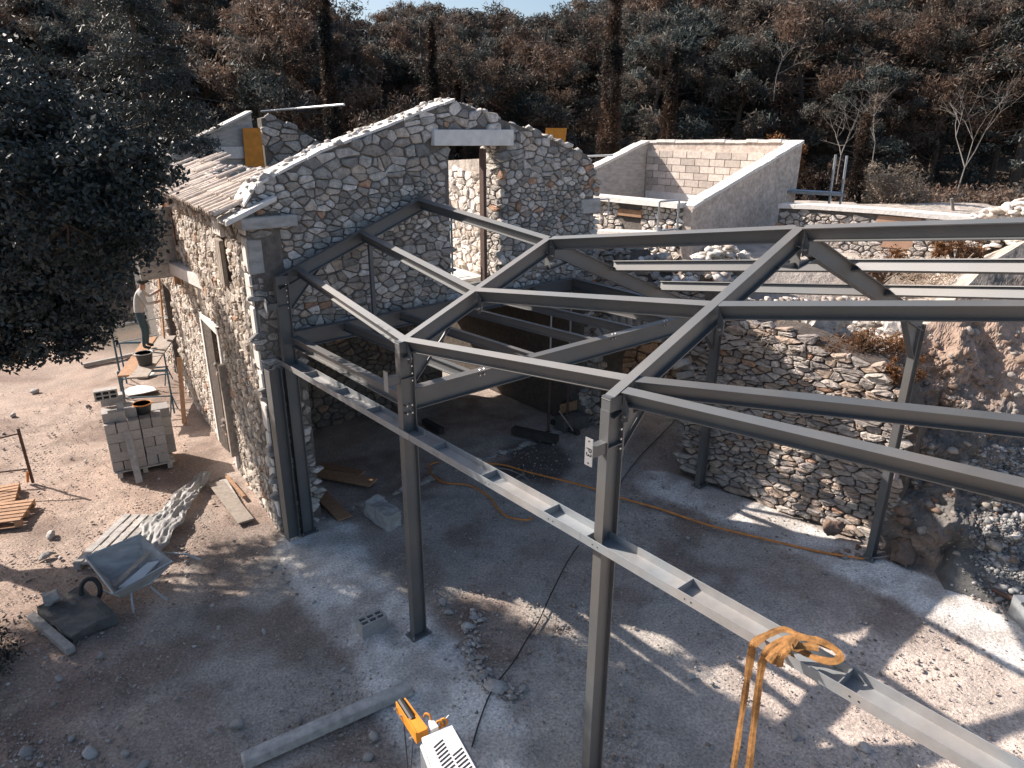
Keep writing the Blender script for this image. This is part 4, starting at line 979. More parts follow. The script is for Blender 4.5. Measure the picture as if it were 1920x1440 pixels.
for r_ in range(5):
    z_=.125+.1+.2*r_; 
    if r_%2==0: lay=[(.1,.2),(.305,.2),(.51,.2),(.715,.2),(.92,.2)]
    else: lay=[(.2,.4),(.51,.2),(.82,.4)]
    for k,(x,L_) in enumerate(lay):
        if x+L_/2>1.13: continue
        jj=rrs.uniform(-.012,.012)
        blk(SA+sd*(x)+sn*(.1+jj if L_>.3 else .2+jj)+V(0,0,z_),L_-.012,f'concrete block, {nth[k]} from the left in the {ords[r_]} course of the stack front',Wd=.19 if L_>.3 else .39,rz=srot+rrs.uniform(-.01,.01))
    for k,x in enumerate((.2,.62,1.0)):
        if x<1.05: blk(SA+sd*x+sn*.62+V(0,0,z_),.38,f'concrete block at the back of the {ords[r_]} course, {["left","middle","right"][k]} one',Wd=.39,rz=srot)
# extra upper blocks left
blk(SA+sd*.2+sn*.3+V(0,0,1.225),.39,'concrete block lying alone on the fifth course at left',Wd=.38,rz=srot)
blk(SA+sd*.5+sn*.42+V(0,0,1.225),.2,'half block beside the plank on top of the stack',Wd=.4,rz=srot)
blk(SA+sd*.22+sn*.62+V(0,0,1.425),.4,'concrete block under the open hollow block at the stack top',Wd=.2,rz=srot)
ht=hollow('hollow_block'); ht.location=SA+sd*.14+sn*.50+V(0,0,1.63); ht.rotation_euler=(R(90),0,srot); tag(ht,'hollow concrete block on its side at the very top of the stack, holes facing out','concrete block')
plank('leaning_plank',G(262,905,.02),SA+sd*.33+sn*.3+V(0,0,1.45),.12,.03,M['wood_g'],'grey scaffold plank leaning on the block stack',up=-sn)
def bucket(p,r,h,mt,lab,rimmt=None,fill=None):
    t=thing('bucket',lab,'bucket',tuple(p)); n=16; mb=MB()
    mb.tube([(0,0,0),(0,0,.001),(0,0,h)],[r*.75,r*.77,r],n,cap=False); mb.f.append(list(range(n))[::-1]); 
    i=len(mb.v); mb.tube([(0,0,h),(0,0,.03)],[r*.94,r*.74],n,cap=False)
    mb.f+= [[2*n+k,2*n+(k+1)%n,i+(k+1)%n,i+k] for k in range(n)]
    mb.o('shell',mt,t,fix=False)
    rm=MB(); rm.tube([(r*1.02*math.cos(a),r*1.02*math.sin(a),h) for a in np.linspace(0,6.283,17)],.012,6); rm.o('rim',rimmt or mt,t)
    MB().tube([(0,0,.02),(0,0,h*.72)],[r*.7,r*.86],n).o('contents',fill or M['mortar'],t)
    return t
bucket(SA+sd*.72+sn*.35+V(0,0,1.13),.17,.2,M['bucket'],'mortar tub with an orange rim on top of the block stack',M['hose'],M['wood'])
# pallet with plastic sheet
pp0=G(150,1068);pp1=G(255,965); pdx=(pp1-pp0); pdx.z=0; LP=pdx.length; pdx.normalize()
def pallet(loc,rz,L,Wd,mt,lab):
    t=thing('pallet',lab,'pallet',loc,rz)
    for i in range(6): MB().box((0,-Wd/2+Wd*(i+.5)/6,.13),(L,Wd/6*.72,.02)).o('slat',mt,t)
    for i in(-1,0,1): MB().box((i*(L/2-.05),0,.11),(.1,Wd,.02)).o('cross_board',mt,t)
    for i in(-1,0,1):
        for j in(-1,0,1): MB().box((i*(L/2-.05),j*(Wd/2-.06),.055),(.1,.1,.085)).o('spacer_block',mt,t)
    for j in(-1,0,1): MB().box((0,j*(Wd/2-.06),.006),(L,.1,.012)).o('bottom_board',mt,t)
    return t
pnn=V(-pdx.y,pdx.x,0)
pallet(tuple(pp0+pdx*.72-pnn*.38),math.atan2(pdx.y,pdx.x),1.45,.95,M['wood_g'],'grey wooden pallet lying behind the wheelbarrow, partly under plastic')
pallet((G(15,975).x-.2,G(15,975).y,.0),.3,1.0,.8,M['wood_b'],'warm brown pallet at the left edge, lower one')
pallet((G(5,945).x-.3,G(5,945).y,.0),.5,1.0,.8,M['wood_b'],'warm brown pallet at the left edge behind the lower one')
# crumpled plastic sheet
A0=G(290,1045,.1);A1=G(340,930,.1);A2=G(395,885,.1); NUu,NVv=120,36; sv=[];sf=[]
cl=[G(272,1040,.12),G(300,985,.14),G(330,950,.12),G(355,920,.12),G(385,888,.1)]; wd=[.22,.34,.24,.19,.12]
for i in range(NUu+1):
    t=i/NUu*3.999; k=min(int(t),3); f_=t-k; p=cl[k].lerp(cl[k+1],f_); w=wd[k]*(1-f_)+wd[k+1]*f_; d_=(cl[k+1]-cl[k]).normalized(); s_=V(-d_.y,d_.x,0)
    for j in range(NVv+1):
        a=j/NVv*2-1; fold=.075*mnoise.ridged_multi_fractal(V(t*1.3+a*1.1,a*1.9-t*.5,1),.9,2.1,4,1.0,2.0)+.06*(1-a*a)-.1
        sv.append(tuple(p+s_*a*w*(1+.2*mnoise.noise(V(t*2,3,5)))+V(0,0,max(-.08,fold))))
for i in range(NUu):
    for j in range(NVv): q=i*(NVv+1)+j; sf.append((q,q+1,q+NVv+2,q+NVv+1))
mb=MB();mb.v=sv;mb.f=sf; tag(mb.o('plastic_sheet',M['plastic'],smooth=True),'crumpled translucent white plastic sheet twisted across the pallet','plastic sheet')
# wheelbarrow
wb=thing('wheelbarrow','grey metal wheelbarrow tipped toward the camera with dusty tray','wheelbarrow',(-5.55,8.42,0),R(10))
T=[V(-.62,.32,.62),V(.05,.62,.74),V(.62,.10,.55),V(-.05,-.35,.40)]; Bt=[V(-.30,.18,.30),V(.05,.33,.34),V(.30,.05,.26),V(-.02,-.15,.2)]
mb=MB(); off=V(0,0,-.012)
mb.add(T+Bt,[(0,1,5,4),(1,2,6,5),(2,3,7,6),(3,0,4,7),(4,5,6,7)]); mb.add([p*.985+off for p in T+Bt],[(1,0,4,5),(2,1,5,6),(3,2,6,7),(0,3,7,4),(5,4,7,6)])
mb.o('tray',M['concrete_d'],wb,fix=False); MB().tube(T+[T[0]],.016,8).o('tray_rim',M['galv'],wb)
MB().tube([V(.55,.15,.45),V(.3,.0,.28),V(-.1,-.1,.18),V(-.45,.15,.15)],.016,8).o('handle',M['galv'],wb)
MB().tube([V(.35,.45,.5),V(.75,.35,.5),V(.95,.28,.42)],.018,8).o('handle',M['galv'],wb)
for x,y in((.12,-.28),(.5,-.05)): MB().tube([V(x*.6,y*.4,.24),V(x,y,0.0)],.015,8).o('leg',M['galv'],wb)
wh=MB(); c_=V(-.55,.1,.19)
ring=[c_+V(.13*math.cos(a),.05*math.sin(a),.17*math.sin(a)) for a in np.linspace(0,6.283,19)]; wh.tube(ring,.035,8); wh.o('wheel',M['bucket'],wb)
plank('scrap_lath',wb.location+V(-.12,-.12,.36),wb.location+V(.2,.34,.62),.09,.02,M['wood'],'brown lath lying in the wheelbarrow tray')
tag(MB().poly([wb.location+q for q in (V(-.05,-.14,.33),V(.2,-.05,.36),V(.38,.25,.52),V(.22,.22,.5))],V(0,0,.02)).o('plaster_sheet',M['plasterwhite']),'white sheet offcut lying in the wheelbarrow tray','scrap')
# left barrier fence
fp=G(62,905); t=thing('site_barrier','rusty tubular barrier standing at the left edge on the lit ground','barrier',tuple(fp))
MB().tube([(0,0,0),(-.02,0,1.15)],.028,8).o('post',M['rust'],t); MB().tube([(-.02,0,1.05),(-.7,-.15,.92),(-2.5,-.5,.85)],.018,8).o('top_rail',M['rust'],t); MB().tube([(0,0,.3),(-2.5,-.5,.2)],.018,8).o('bottom_rail',M['rust'],t)
MB().bar((-.1,0,.02),(.02,-.1,.28),.04,.04).o('brace',M['hose'],t)
# trestles with planks + bucket + person
def trestle(c,rz,lab,H=1.1,Lw=1.1):
    t=thing('scaffold_trestle',lab,'trestle',tuple(c),rz)
    MB().bar((-Lw/2,0,H),(Lw/2,0,H),.05,.05).o('top_bar',M['bluepaint'],t); MB().tube([(-Lw/2,0,.45),(Lw/2,0,.45)],.018).o('lower_bar',M['bluepaint'],t)
    for i in(-1,1):
        MB().tube([(i*Lw/2,0,H),(i*Lw/2,0,0)],.022).o('leg',M['bluepaint'],t)
        MB().tube([(i*Lw/2,0,.5),(i*Lw/2,.28,0)],.016).o('strut',M['bluepaint'],t); MB().tube([(i*Lw/2,0,.5),(i*Lw/2,-.28,0)],.016).o('strut',M['bluepaint'],t)
    return t
tr0=AY(315,775,15.8); tr0.z=0
trestle(V(-8.75,15.5,0),R(8),'near blue steel trestle holding the work platform beside the house'); trestle(V(-9.9,17.7,0),R(5),'far blue steel trestle behind the worker',H=1.15)
gd=thing('guard_rail','blue tubular guard rail at the left end of the work platform','rail',(-9.95,16.6,0))
MB().tube([(0,0,0),(0,0,1.95)],.024).o('post',M['bluepaint'],gd); MB().tube([(0,0,1.9),(1.0,.7,1.95)],.018).o('rail',M['galv'],gd); MB().tube([(0,0,1.45),(.8,.6,1.5)],.018).o('rail',M['galv'],gd); MB().tube([(0,0,.7),(1.1,.3,.75)],.018).o('rail',M['bluepaint'],gd); MB().tube([(0,0,.5),(1.1,.3,.55)],.018).o('rail',M['bluepaint'],gd)
plank('platform_board',V(-8.55,14.9,1.15),V(-9.35,18.1,1.2),.42,.04,M['wood'],'pale platform board under the bucket beside the house wall')
plank('platform_board',V(-8.9,15.0,1.155),V(-9.75,18.0,1.205),.3,.04,M['wood_b'],'warm platform board on which the worker stands')
bucket(V(-8.78,15.75,1.18),.19,.3,M['bucket'],'black builder\'s bucket on the work platform',M['galv'],M['rust'])
for i,(uv,r_) in enumerate((((270,705),.35),((262,735),.5),((290,800),.3),((255,700),.25))):
    p=G(*uv); an=[k*6.283/7+rrs.uniform(-.3,.3) for k in range(7)]; o=MB().poly([V(math.cos(a)*r_*rrs.uniform(.6,1),math.sin(a)*r_*rrs.uniform(.5,.8),rrs.uniform(0,.02)) for a in an],(0,0,.018)).o('white_scrap',M['plasterwhite']); o.location=p+V(0,0,.03); tag(o,['white plaster scrap under the trestle','largest white plaster scrap behind the block stack','white scrap right of the block stack','small white scrap behind the trestle leg'][i],'scrap')
plank('inclined_timber',onside(6.0,.0,.5),onside(7.0,1.3,.25),.09,.09,M['wood_b'],'timber strut leaning against the foot of the side wall','timber')
plank('side_board',onside(9.2,1.3,.25),onside(8.5,3.4,.18),.22,.04,M['wood_b'],'tall brown board leaning on the side wall by the worker',up=SN)
# person via skin modifier
def person(loc,rz,lab):
    t=thing('person',lab,'person',loc,rz)
    vs_=[(0,0,.95),(0,.02,1.12),(0,.07,1.30),(0,.12,1.46),(0,.17,1.55),(0,.20,1.68),
      (.10,0,.90),(.12,.05,.50),(.12,-.02,.09),(.12,.14,.04),(-.10,0,.90),(-.12,.10,.50),(-.12,.05,.09),(-.12,.20,.04),
      (.19,.13,1.43),(.26,.22,1.20),(.20,.45,1.22),(.18,.53,1.25),(-.19,.13,1.43),(-.25,.28,1.30),(-.14,.48,1.42),(-.12,.55,1.46)]
    es=[(0,1),(1,2),(2,3),(3,4),(4,5),(0,6),(6,7),(7,8),(8,9),(0,10),(10,11),(11,12),(12,13),(3,14),(14,15),(15,16),(16,17),(3,18),(18,19),(19,20),(20,21)]
    rad=[.14,.13,.15,.12,.055,.10,.095,.065,.045,.04,.095,.065,.045,.04,.065,.045,.035,.04,.065,.045,.035,.04]
    me=bpy.data.meshes.new('body'); me.from_pydata(vs_,es,[]); o=obj('body',me,None,t)
    md=o.modifiers.new('s','SKIN'); 
    for i,v in enumerate(me.skin_vertices[0].data): v.radius=(rad[i],rad[i]); v.use_root=(i==0)
    sb_=o.modifiers.new('b','SUBSURF'); sb_.levels=2; sb_.render_levels=2
    dg=bpy.context.evaluated_depsgraph_get(); dg.update(); m2=bpy.data.meshes.new_from_object(o.evaluated_get(dg)); o.modifiers.clear(); o.data=m2
    for k in('cloth_w','cloth_b','skin','cloth_k'): m2.materials.append(M[k])
    for p in m2.polygons:
        c=p.center; p.use_smooth=True
        p.material_index=3 if c.z<.10 else 1 if c.z<.98 else (2 if (c.z>1.53 or c.y>.40) else 0)
    cp=MB(); v_,f_=rockverts(1,2,(1,1.15,.62),0); cp.v=[tuple(V(*q)*.122+V(0,.20,1.73)) for q in v_]; cp.f=[list(q) for q in f_]; cp.o('cap',M['cloth_k'],t,smooth=True)
    MB().poly([V(-.07,.30,1.71),V(.07,.30,1.71),V(.05,.41,1.69),V(-.05,.41,1.69)],(0,0,.01)).o('cap_brim',M['cloth_k'],t)
    MB().tube([(0,.305,1.66),(0,.335,1.645)],[.014,.02],6).o('nose',M['skin'],t)
    return t
person((-9.35,16.9,1.22),R(-65),'worker in dark cap, pale shirt and blue jeans facing the wall on the platform')
# blue frame in the upper opening, small frames on terrace, scaffold on wall
def tubeframe(pts_list,lab,mt,name='tube_frame',r=.022):
    t=thing(name,lab,'tube frame')
    for p in pts_list: MB().tube(p,r,8).o('tube',mt,t)
    return t
b0=K+EX*(oR-.55)-NX*1.1; z0=3.75
q=lambda dx,z:b0+EX*dx+V(0,0,z)
tubeframe([[q(0,z0),q(0,z0+1.15)],[q(.6,z0),q(.6,z0+1.15)],[q(0,z0+1.15),q(.6,z0+1.15)],[q(0,z0+.9),q(.6,z0+.9)],[q(0,z0+.3),q(.6,z0+.3)],[q(0,z0+.35),q(-.15,z0)+NX*.2]],'blue trestle frame standing on the upper floor in the opening',M['bluepaint'])
Yf=15.9
tubeframe([[AY(1237,378,Yf),AY(1232,436,Yf)],[AY(1274,375,Yf),AY(1269,432,Yf)],[AY(1237,378,Yf),AY(1274,375,Yf)],[AY(1232,433,Yf),AY(1269,429,Yf)]],'grey square tube frame standing before the low stone wall',M['galv'])
tubeframe([[AY(1125,374,Yf),AY(1142,373,Yf)],[AY(1142,373,Yf),AY(1139,425,Yf)]],'thin grey tube frame at the left of the low stone wall',M['galv'],r=.015)
Ys=19
tubeframe([[AY(1567,290,Ys),AY(1554,385,Ys)],[AY(1588,292,Ys),AY(1575,385,Ys)],[AY(1472,360,Ys),AY(1580,366,Ys)],[AY(1560,312,Ys),AY(1590,314,Ys)] if False else [AY(1472,356,Ys),AY(1575,362,Ys)]],'galvanised scaffold posts and ledger right of the rendered building',M['galv'],'scaffold',r=.032)
plank('scaffold_deck',AY(1472,359,19.1),AY(1580,365,19.1),.35,.06,M['wood_g'],'scaffold deck board right of the rendered building')
tag(MB().tube([AY(1100,293,19),AY(1150,291,19)],.025).o('roof_bar',M['white']),'short white bar sticking out behind the right gable corner','bar')
tag(MB().tube([AY(1784,372,22),AY(1787,396,22)],.05).o('fence_stake',M['bark_pale']),'pale stake standing behind the terrace wall','stake')
# overhead wire
def sag(a,b,n,s): return [a.lerp(b,i/n)+V(0,0,-s*4*(i/n)*(1-i/n)) for i in range(n+1)]
tag(MB().tube(sag(AY(80,118,26),AY(640,213,30),24,.3),.018,5).o('overhead_wire',M['cable']),'thin dark wire strung from the left trees over the far gable','wire')
# hoses and cables
def path(px,r,mt,name,lab,cat,z=.03,n=10,jit=.0):
    P=[G(u,v,z) if not isinstance(z,list) else G(u,v,z[i]) for i,(u,v) in enumerate(px)]
    out=[]
    for i in range(len(P)-1):
        a=P[max(i-1,0)];b=P[i];c=P[i+1];d=P[min(i+2,len(P)-1)]
        for k in range(n):
            t=k/n; out.append(.5*((2*b)+(c-a)*t+(2*a-5*b+4*c-d)*t*t+(3*b-a-3*c+d)*t**3)+V(0,0,jit*mnoise.noise(V(i+t,2,3))))
    out.append(P[-1]); return tag(MB().tube(out,r,7).o(name,mt,smooth=True),lab,cat)
path([(822,866),(806,872),(810,890),(835,905),(880,910),(915,930),(945,965),(985,975),(1000,970)],.018,M['hose'],'air_hose','orange hose looping across the shaded floor to the channel beam','hose')
path([(900,868),(945,872),(990,885),(1100,912),(1170,935),(1240,955),(1330,985),(1440,1012),(1540,1035),(1620,1048)],.019,M['hose'],'air_hose','long orange hose running right to the far column base','hose')
path([(985,880),(975,892),(950,900),(925,880),(905,876),(950,880),(985,895),(998,915),(990,935)],.013,M['cable_g'],'hose_coil','small grey and orange coil on the floor behind the channel','hose')
path([(1085,1022),(1060,1060),(1035,1110),(1010,1165),(990,1195),(960,1245),(925,1290),(900,1350),(885,1400)],.010,M['cable'],'power_cable','black cable running from the channel beam down the near yard','cable',jit=.02)
path([(1275,778),(1240,815),(1205,850),(1170,895),(1150,930)],.010,M['cable'],'power_cable','thin black cable crossing the floor under the frame to the arch','cable')
path([(1600,1046),(1640,1046),(1700,1035),(1760,1015),(1815,998),(1870,1000),(1925,1008)],.016,M['cable_g'],'grey_hose','pale hose rising over the boulders and gravel at right','hose',z=[.03,.03,.15,.45,.65,.7,.7])
# sling on the channel
def ribbon(P,w,th,up0,name,par,mt,tw=None):
    th*=.5; w=[(w[i] if isinstance(w,list) else w)*.78*(1+.3*mnoise.noise(V(i*.22,len(P),1))) for i in range(len(P))]
    mb=MB(); n=len(P); dirs=[(P[min(i+1,n-1)]-P[max(i-1,0)]).normalized() for i in range(n)]
    for i in range(n):
        u=Vector(up0[i] if isinstance(up0,list) else up0); u=(u-dirs[i]*u.dot(dirs[i])).normalized(); s=dirs[i].cross(u); ww=w[i] if isinstance(w,list) else w
        for a,b in((-1,-.3),(-.5,-1),(.5,-1),(1,-.3),(1,.4),(.45,.7),(0,1.1),(-.45,.7),(-1,.4)): mb.v.append(tuple(P[i]+s*a*ww/2+u*b*th/2))
    m=9
    for i in range(n-1):
        for k in range(m): a=i*m+k;b=i*m+(k+1)%m; mb.f.append((a,b,b+m,a+m))
    mb.f.append(tuple(range(m))[::-1]); mb.f.append(tuple(range((n-1)*m,n*m)))
    return mb.o(name,mt,par)
def crs(P,n=8):
    out=[]
    for i in range(len(P)-1):
        a=P[max(i-1,0)];b=P[i];c=P[i+1];d=P[min(i+2,len(P)-1)]
        for k in range(n): t=k/n; out.append(.5*((2*b)+(c-a)*t+(2*a-5*b+4*c-d)*t*t+(3*b-a-3*c+d)*t**3))
    out.append(P[-1]); return out
ups=lambda n,a,b:[V(-.5,-.8,.1).lerp(V(-.1,-.35,1),min(1,max(0,(i-a)/(b-a))))+V(.25*math.sin(i*.5),.0,0) for i in range(n)]
slg=thing('lifting_sling','orange webbing lifting sling knotted over the near channel beam','sling')
g2=lambda u,v,z:G(u,v,z)
s1=crs([g2(1372,1460,2.05),g2(1385,1380,2.30),g2(1397,1300,2.62),g2(1407,1235,2.93),g2(1414,1207,3.10),g2(1440,1190,3.14),g2(1470,1180,3.16),g2(1500,1192,3.16),g2(1535,1205,3.17),g2(1560,1215,3.18)])
ribbon(s1,[.055]*20+[.075]*20+[.06]*(len(s1)-40),.016,ups(len(s1),20,34),'strap',slg,M['sling'])
s2=crs([g2(1402,1460,2.05),g2(1410,1390,2.30),g2(1418,1320,2.62),g2(1428,1250,2.95),g2(1437,1222,3.11),g2(1460,1205,3.15),g2(1490,1195,3.20),g2(1530,1200,3.22),g2(1558,1212,3.21),g2(1575,1228,3.20),g2(1565,1240,3.18),g2(1535,1236,3.17),g2(1505,1222,3.16),g2(1480,1210,3.18)])
ribbon(s2,.065,.018,ups(len(s2),22,36),'strap',slg,M['sling'])
kn=[[g2(1440,1240,3.10),g2(1455,1222,3.16),g2(1480,1208,3.22),g2(1500,1205,3.22)],[g2(1462,1250,3.05),g2(1465,1232,3.14),g2(1480,1215,3.22),g2(1492,1198,3.24)],[g2(1478,1206,3.24),g2(1482,1222,3.22),g2(1487,1228,3.16)],[g2(1450,1245,3.06),g2(1456,1226,3.15),g2(1474,1212,3.2),g2(1510,1212,3.2),g2(1535,1216,3.2)]]
for k_ in kn: ribbon(crs(k_),.06,.02,V(-.1,-.5,1),'knot_loop',slg,M['sling'])
# mini crane at bottom
cr=thing('mini_crane','white mini crane body with slotted cover and orange boom head at the bottom edge','crane')
zt=1.35; cw_=[G(790,1382,zt),G(848,1358,zt),G(905,1450,zt),G(965,1560,zt),G(880,1620,zt),G(800,1450,zt)]
MB().poly([G(790,1382,zt),G(848,1358,zt),G(960,1560,zt),G(870,1590,zt)],(0,0,-.05)).o('cover',M['white'],cr,bevel=.008)
MB().poly([G(790,1382,zt)+V(-.02,-.02,-.05),G(850,1358,zt)+V(.03,-.0,-.05),G(965,1560,zt)+V(.03,0,-.05),G(868,1590,zt)+V(-.03,0,-.05)],(0,0,-.75)).o('body',M['galv'],cr,bevel=.02)
a_=G(790,1382,zt);b_=G(848,1358,zt);c_=G(960,1560,zt);d_=G(870,1590,zt)
sm=MB()
for i in range(22):
    t=.10+i*.036; 
    for (u0,u1) in((.22,.55),(.60,.92)) :
        if i<5 and u0>.5: continue
        L0=a_.lerp(d_,t+.07);R0=b_.lerp(c_,t-.05)
        sm.bar(L0.lerp(R0,u0)+V(0,0,.003),L0.lerp(R0,u1)+V(0,0,.003),.013,.004)
sm.o('louvre_slots',M['cable'],cr,'stuff')
MB().poly([G(808,1368,zt-.02),G(822,1362,zt-.02),G(812,1348,zt-.02),G(803,1351,zt-.02)],(0,0,-.05)).o('front_lug',M['white'],cr)
bm0=G(792,1380,1.28);bm1=G(752,1322,1.2)
bd=(bm1-bm0).normalized(); bs=V(-bd.y,bd.x,0).normalized()
for i in(-1,1): MB().bar(bm0+bs*i*.055,bm1+bs*i*.045,.012,.12).o('boom_cheek',M['orange'],cr)
MB().bar(bm0+V(0,0,.0),bm0.lerp(bm1,.45),.10,.10).o('boom_head',M['orange'],cr); MB().tube([bm0.lerp(bm1,.40)+V(0,0,.03),bm1+V(0,0,.05)],.035,10).o('winch_sheave_guard',M['cable'],cr)
for t in(.72,.97): MB().tube([bm0.lerp(bm1,t)-bs*.085,bm0.lerp(bm1,t)+bs*.085],.014,8).o('pin',M['bolt'],cr)
for k,(u,v) in enumerate(((824,1358),(832,1354))): 
    p=G(u,v,1.3); MB().tube([p+V(.0,.0,0)+V(.03*math.cos(a),.012*math.sin(a),.03*math.sin(a)) for a in np.linspace(0,6.28,13)],.012,6).o('hook_ring',M['orange'],cr)
MB().tube([G(832,1354,1.3),G(842,1342,1.32)],.012,8).o('hook_shank',M['galv'],cr)
MB().tube(crs([G(795,1345,1.3),G(798,1338,1.36),G(806,1342,1.36),G(808,1356,1.3)]),.01,8).o('handle_loop',M['orange'],cr)
MB().tube(crs([G(768,1385,1.2),G(775,1382,1.2),G(783,1376,1.22)]),.012,8).o('shackle',M['galv'],cr)
MB().tube([G(756,1338,1.2),G(766,1460,.9)],.007,6).o('wire_rope',M['cable'],cr)
MB().tube([G(775,1385,1.2),G(769,1460,.9)],.004,6).o('thin_rope',M['cable'],cr)
# grey crate at right edge
cb=thing('grey_tub','grey plastic tub at the right edge beyond the lit ground','tub',tuple(G(1945,1172)))
MB().poly([V(-.25,-.2,0),V(.3,-.2,0),V(.3,.25,0),V(-.25,.25,0)],(0,0,.32)).o('shell',M['galv'],cb); MB().bar((-.28,-.1,.33),(.32,-.1,.33),.3,.03).o('lid',M['bucket'],cb)
# ------------------------------------------------------------------ loose stones
rg=np.random.RandomState(11); pts=[];sz=[]
while len(pts)<24000:
    u=rg.uniform(-60,1960); v=rg.uniform(640,1500); p=G(u,v)
    if p.y<3 or p.y>17: continue
    dens=float(vnoise(p.x,p.y,1.3))*float(vnoise(p.x+5,p.y,.45))*2.6
    on1=float(polyd(np.array(p.x),np.array(p.y),strip1)); on2=float(polyd(np.array(p.x),np.array(p.y),strip2))
    k=dens*(.35 if p.x>1.5 and p.y<9 else 1)*(.35 if (on1<.55 or on2<.5) else 1)*(1.5 if p.x<-4 else .8)*(.45+.55*min(1,on1/2+.1))
    if (p.x-K.x)*NX.x+(p.y-K.y)*NX.y< -.1 and (p.x-K.x)*EX.x+(p.y-K.y)*EX.y>0 and (p.x-K.x)*EX.x+(p.y-K.y)*EX.y<7.6: continue
    if rg.rand()>k: continue
    s=min(.05,.005+.006*rg.exponential(1.0)); pts.append((p.x,p.y,s*.1)); sz.append(s)
scatter('gravel',pts,sz,M['stone'],seed=3,tint=[(.36,.33,.30),(.30,.25,.21),(.42,.39,.36),(.26,.21,.175)])
# broken concrete edge rubble
pts=[];sz=[]
el=[(895,1150),(880,1180),(885,1215),(880,1240),(900,1265),(925,1290),(970,1300)]
for i in range(330):
    k=rg.randint(len(el)-1);t=rg.rand(); u=el[k][0]*(1-t)+el[k+1][0]*t+rg.randn()*9; v=el[k][1]*(1-t)+el[k+1][1]*t+rg.randn()*8; pts.append(G(u,v)+V(0,0,.01)); sz.append(.012+.014*rg.exponential(1.0))
sc_=scatter('broken_concrete',pts,sz,M['stone'],seed=8,tint=[(.42,.40,.38),(.38,.34,.3)])
# individual larger stones
big=[(165,762,.12),(330,975,.09),(515,1062,.05),(440,1015,.05),(445,1360,.13),(410,1178,.06),(495,1185,.07),(170,1412,.13),(110,1275,.08),(190,1232,.09),(135,1385,.07),(395,1372,.06),(270,1435,.1),(700,1380,.1),(690,1420,.09),(955,1115,.06),(830,1130,.09),(840,1150,.09),(890,1160,.10),(1295,1268,.09),(1620,1405,.11),(1600,1420,.05),(1490,1380,.08),(1415,1408,.05),(1030,970,.05),(1360,1180,.04),(65,735,.16),(25,780,.12),(560,1350,.08),(590,1130,.06),(645,1255,.05),(330,1310,.05),(235,1415,.09),(50,1415,.12),(95,1005,.13),(85,1045,.14),(480,1410,.05),(620,1290,.05),(1230,1100,.05),(1290,1010,.06),(1160,1000,.05)]
rp=[rockverts(200+i,2,(1,.75,.6),.3) for i in range(6)]; rme=[npmesh('loose_stone',v,f,3) for v,f in rp]
for m_ in rme: m_.materials.append(M['rock'])
for i,(u,v,r_) in enumerate(big):
    r_*=.72
    o=bpy.data.objects.new('loose_stone',rme[i%6]); C.objects.link(o); o.location=G(u,v)+V(0,0,r_*.25); o.scale=(r_,r_,r_); o.rotation_euler=(rg.rand()*.5,rg.rand()*.5,rg.rand()*6)
    tag(o,'loose pale limestone lump lying on the trodden earth','stone','loose stones scattered over the yard')
# rubble on terrace edge & dry vegetation
pts=[];sz=[]
for i in range(1500):
    u=rg.uniform(1335,1760); v=rg.uniform(560,720)
    if v> 600+ (u-1340)*.30: continue
    y_=13.3-(v-560)/160*2.2 ; p=AY(u,v,max(10.6,y_)); pts.append(p); sz.append(rg.uniform(.03,.13))
heap('terrace_rubble','loose stones and debris spilling over the terrace edge below the far wall',pts,sz,LIGHT+SLATE,75,flat=.5)
pts=[];sz=[]
for i in range(420):
    u=rg.uniform(1285,1400); v=rg.uniform(455,545); p=AY(u,v,14.6+rg.uniform(-.4,.4)); 
    if v<455+abs(u-1355)*.5: continue
    pts.append(p);sz.append(rg.uniform(.06,.18))
heap('rubble_pile','pale rubble pile between the arch wall and the rendered building',pts,sz,LIGHT,76,flat=.5)
# ------------------------------------------------------------------ foliage
def leaves(name,cent,rad,per,size,asp=.5,seed=1,shell=.6,tri=True,down=0):
    rs=np.random.RandomState(seed); n=len(cent)*per
    c=np.repeat(np.array(cent),per,0); r=np.repeat(np.array(rad).reshape(len(cent),-1)*np.ones((1,3)),per,0)
    d=rs.randn(n,3); d/=np.linalg.norm(d,axis=1)[:,None]; rr=(rs.rand(n)**(shell))[:,None]
    p=c+d*rr*r
    a=rs.randn(n,3); a[:,2]-=down; a/=np.linalg.norm(a,axis=1)[:,None]; b=np.cross(a,rs.randn(n,3)); b/=np.linalg.norm(b,axis=1)[:,None]
    s=size*(.6+.8*rs.rand(n))[:,None]
    if tri:
        v=np.stack([p-a*s*.5-b*s*asp*.5,p+a*s*.6,p-a*s*.4+b*s*asp*.5],1).reshape(-1,3); return npmesh(name,v,np.arange(n*3),3)
    v=np.stack([p-a*s*.5,p+b*s*asp*.5,p+a*s*.5,p-b*s*asp*.5],1).reshape(-1,3); return npmesh(name,v,np.arange(n*4),4)
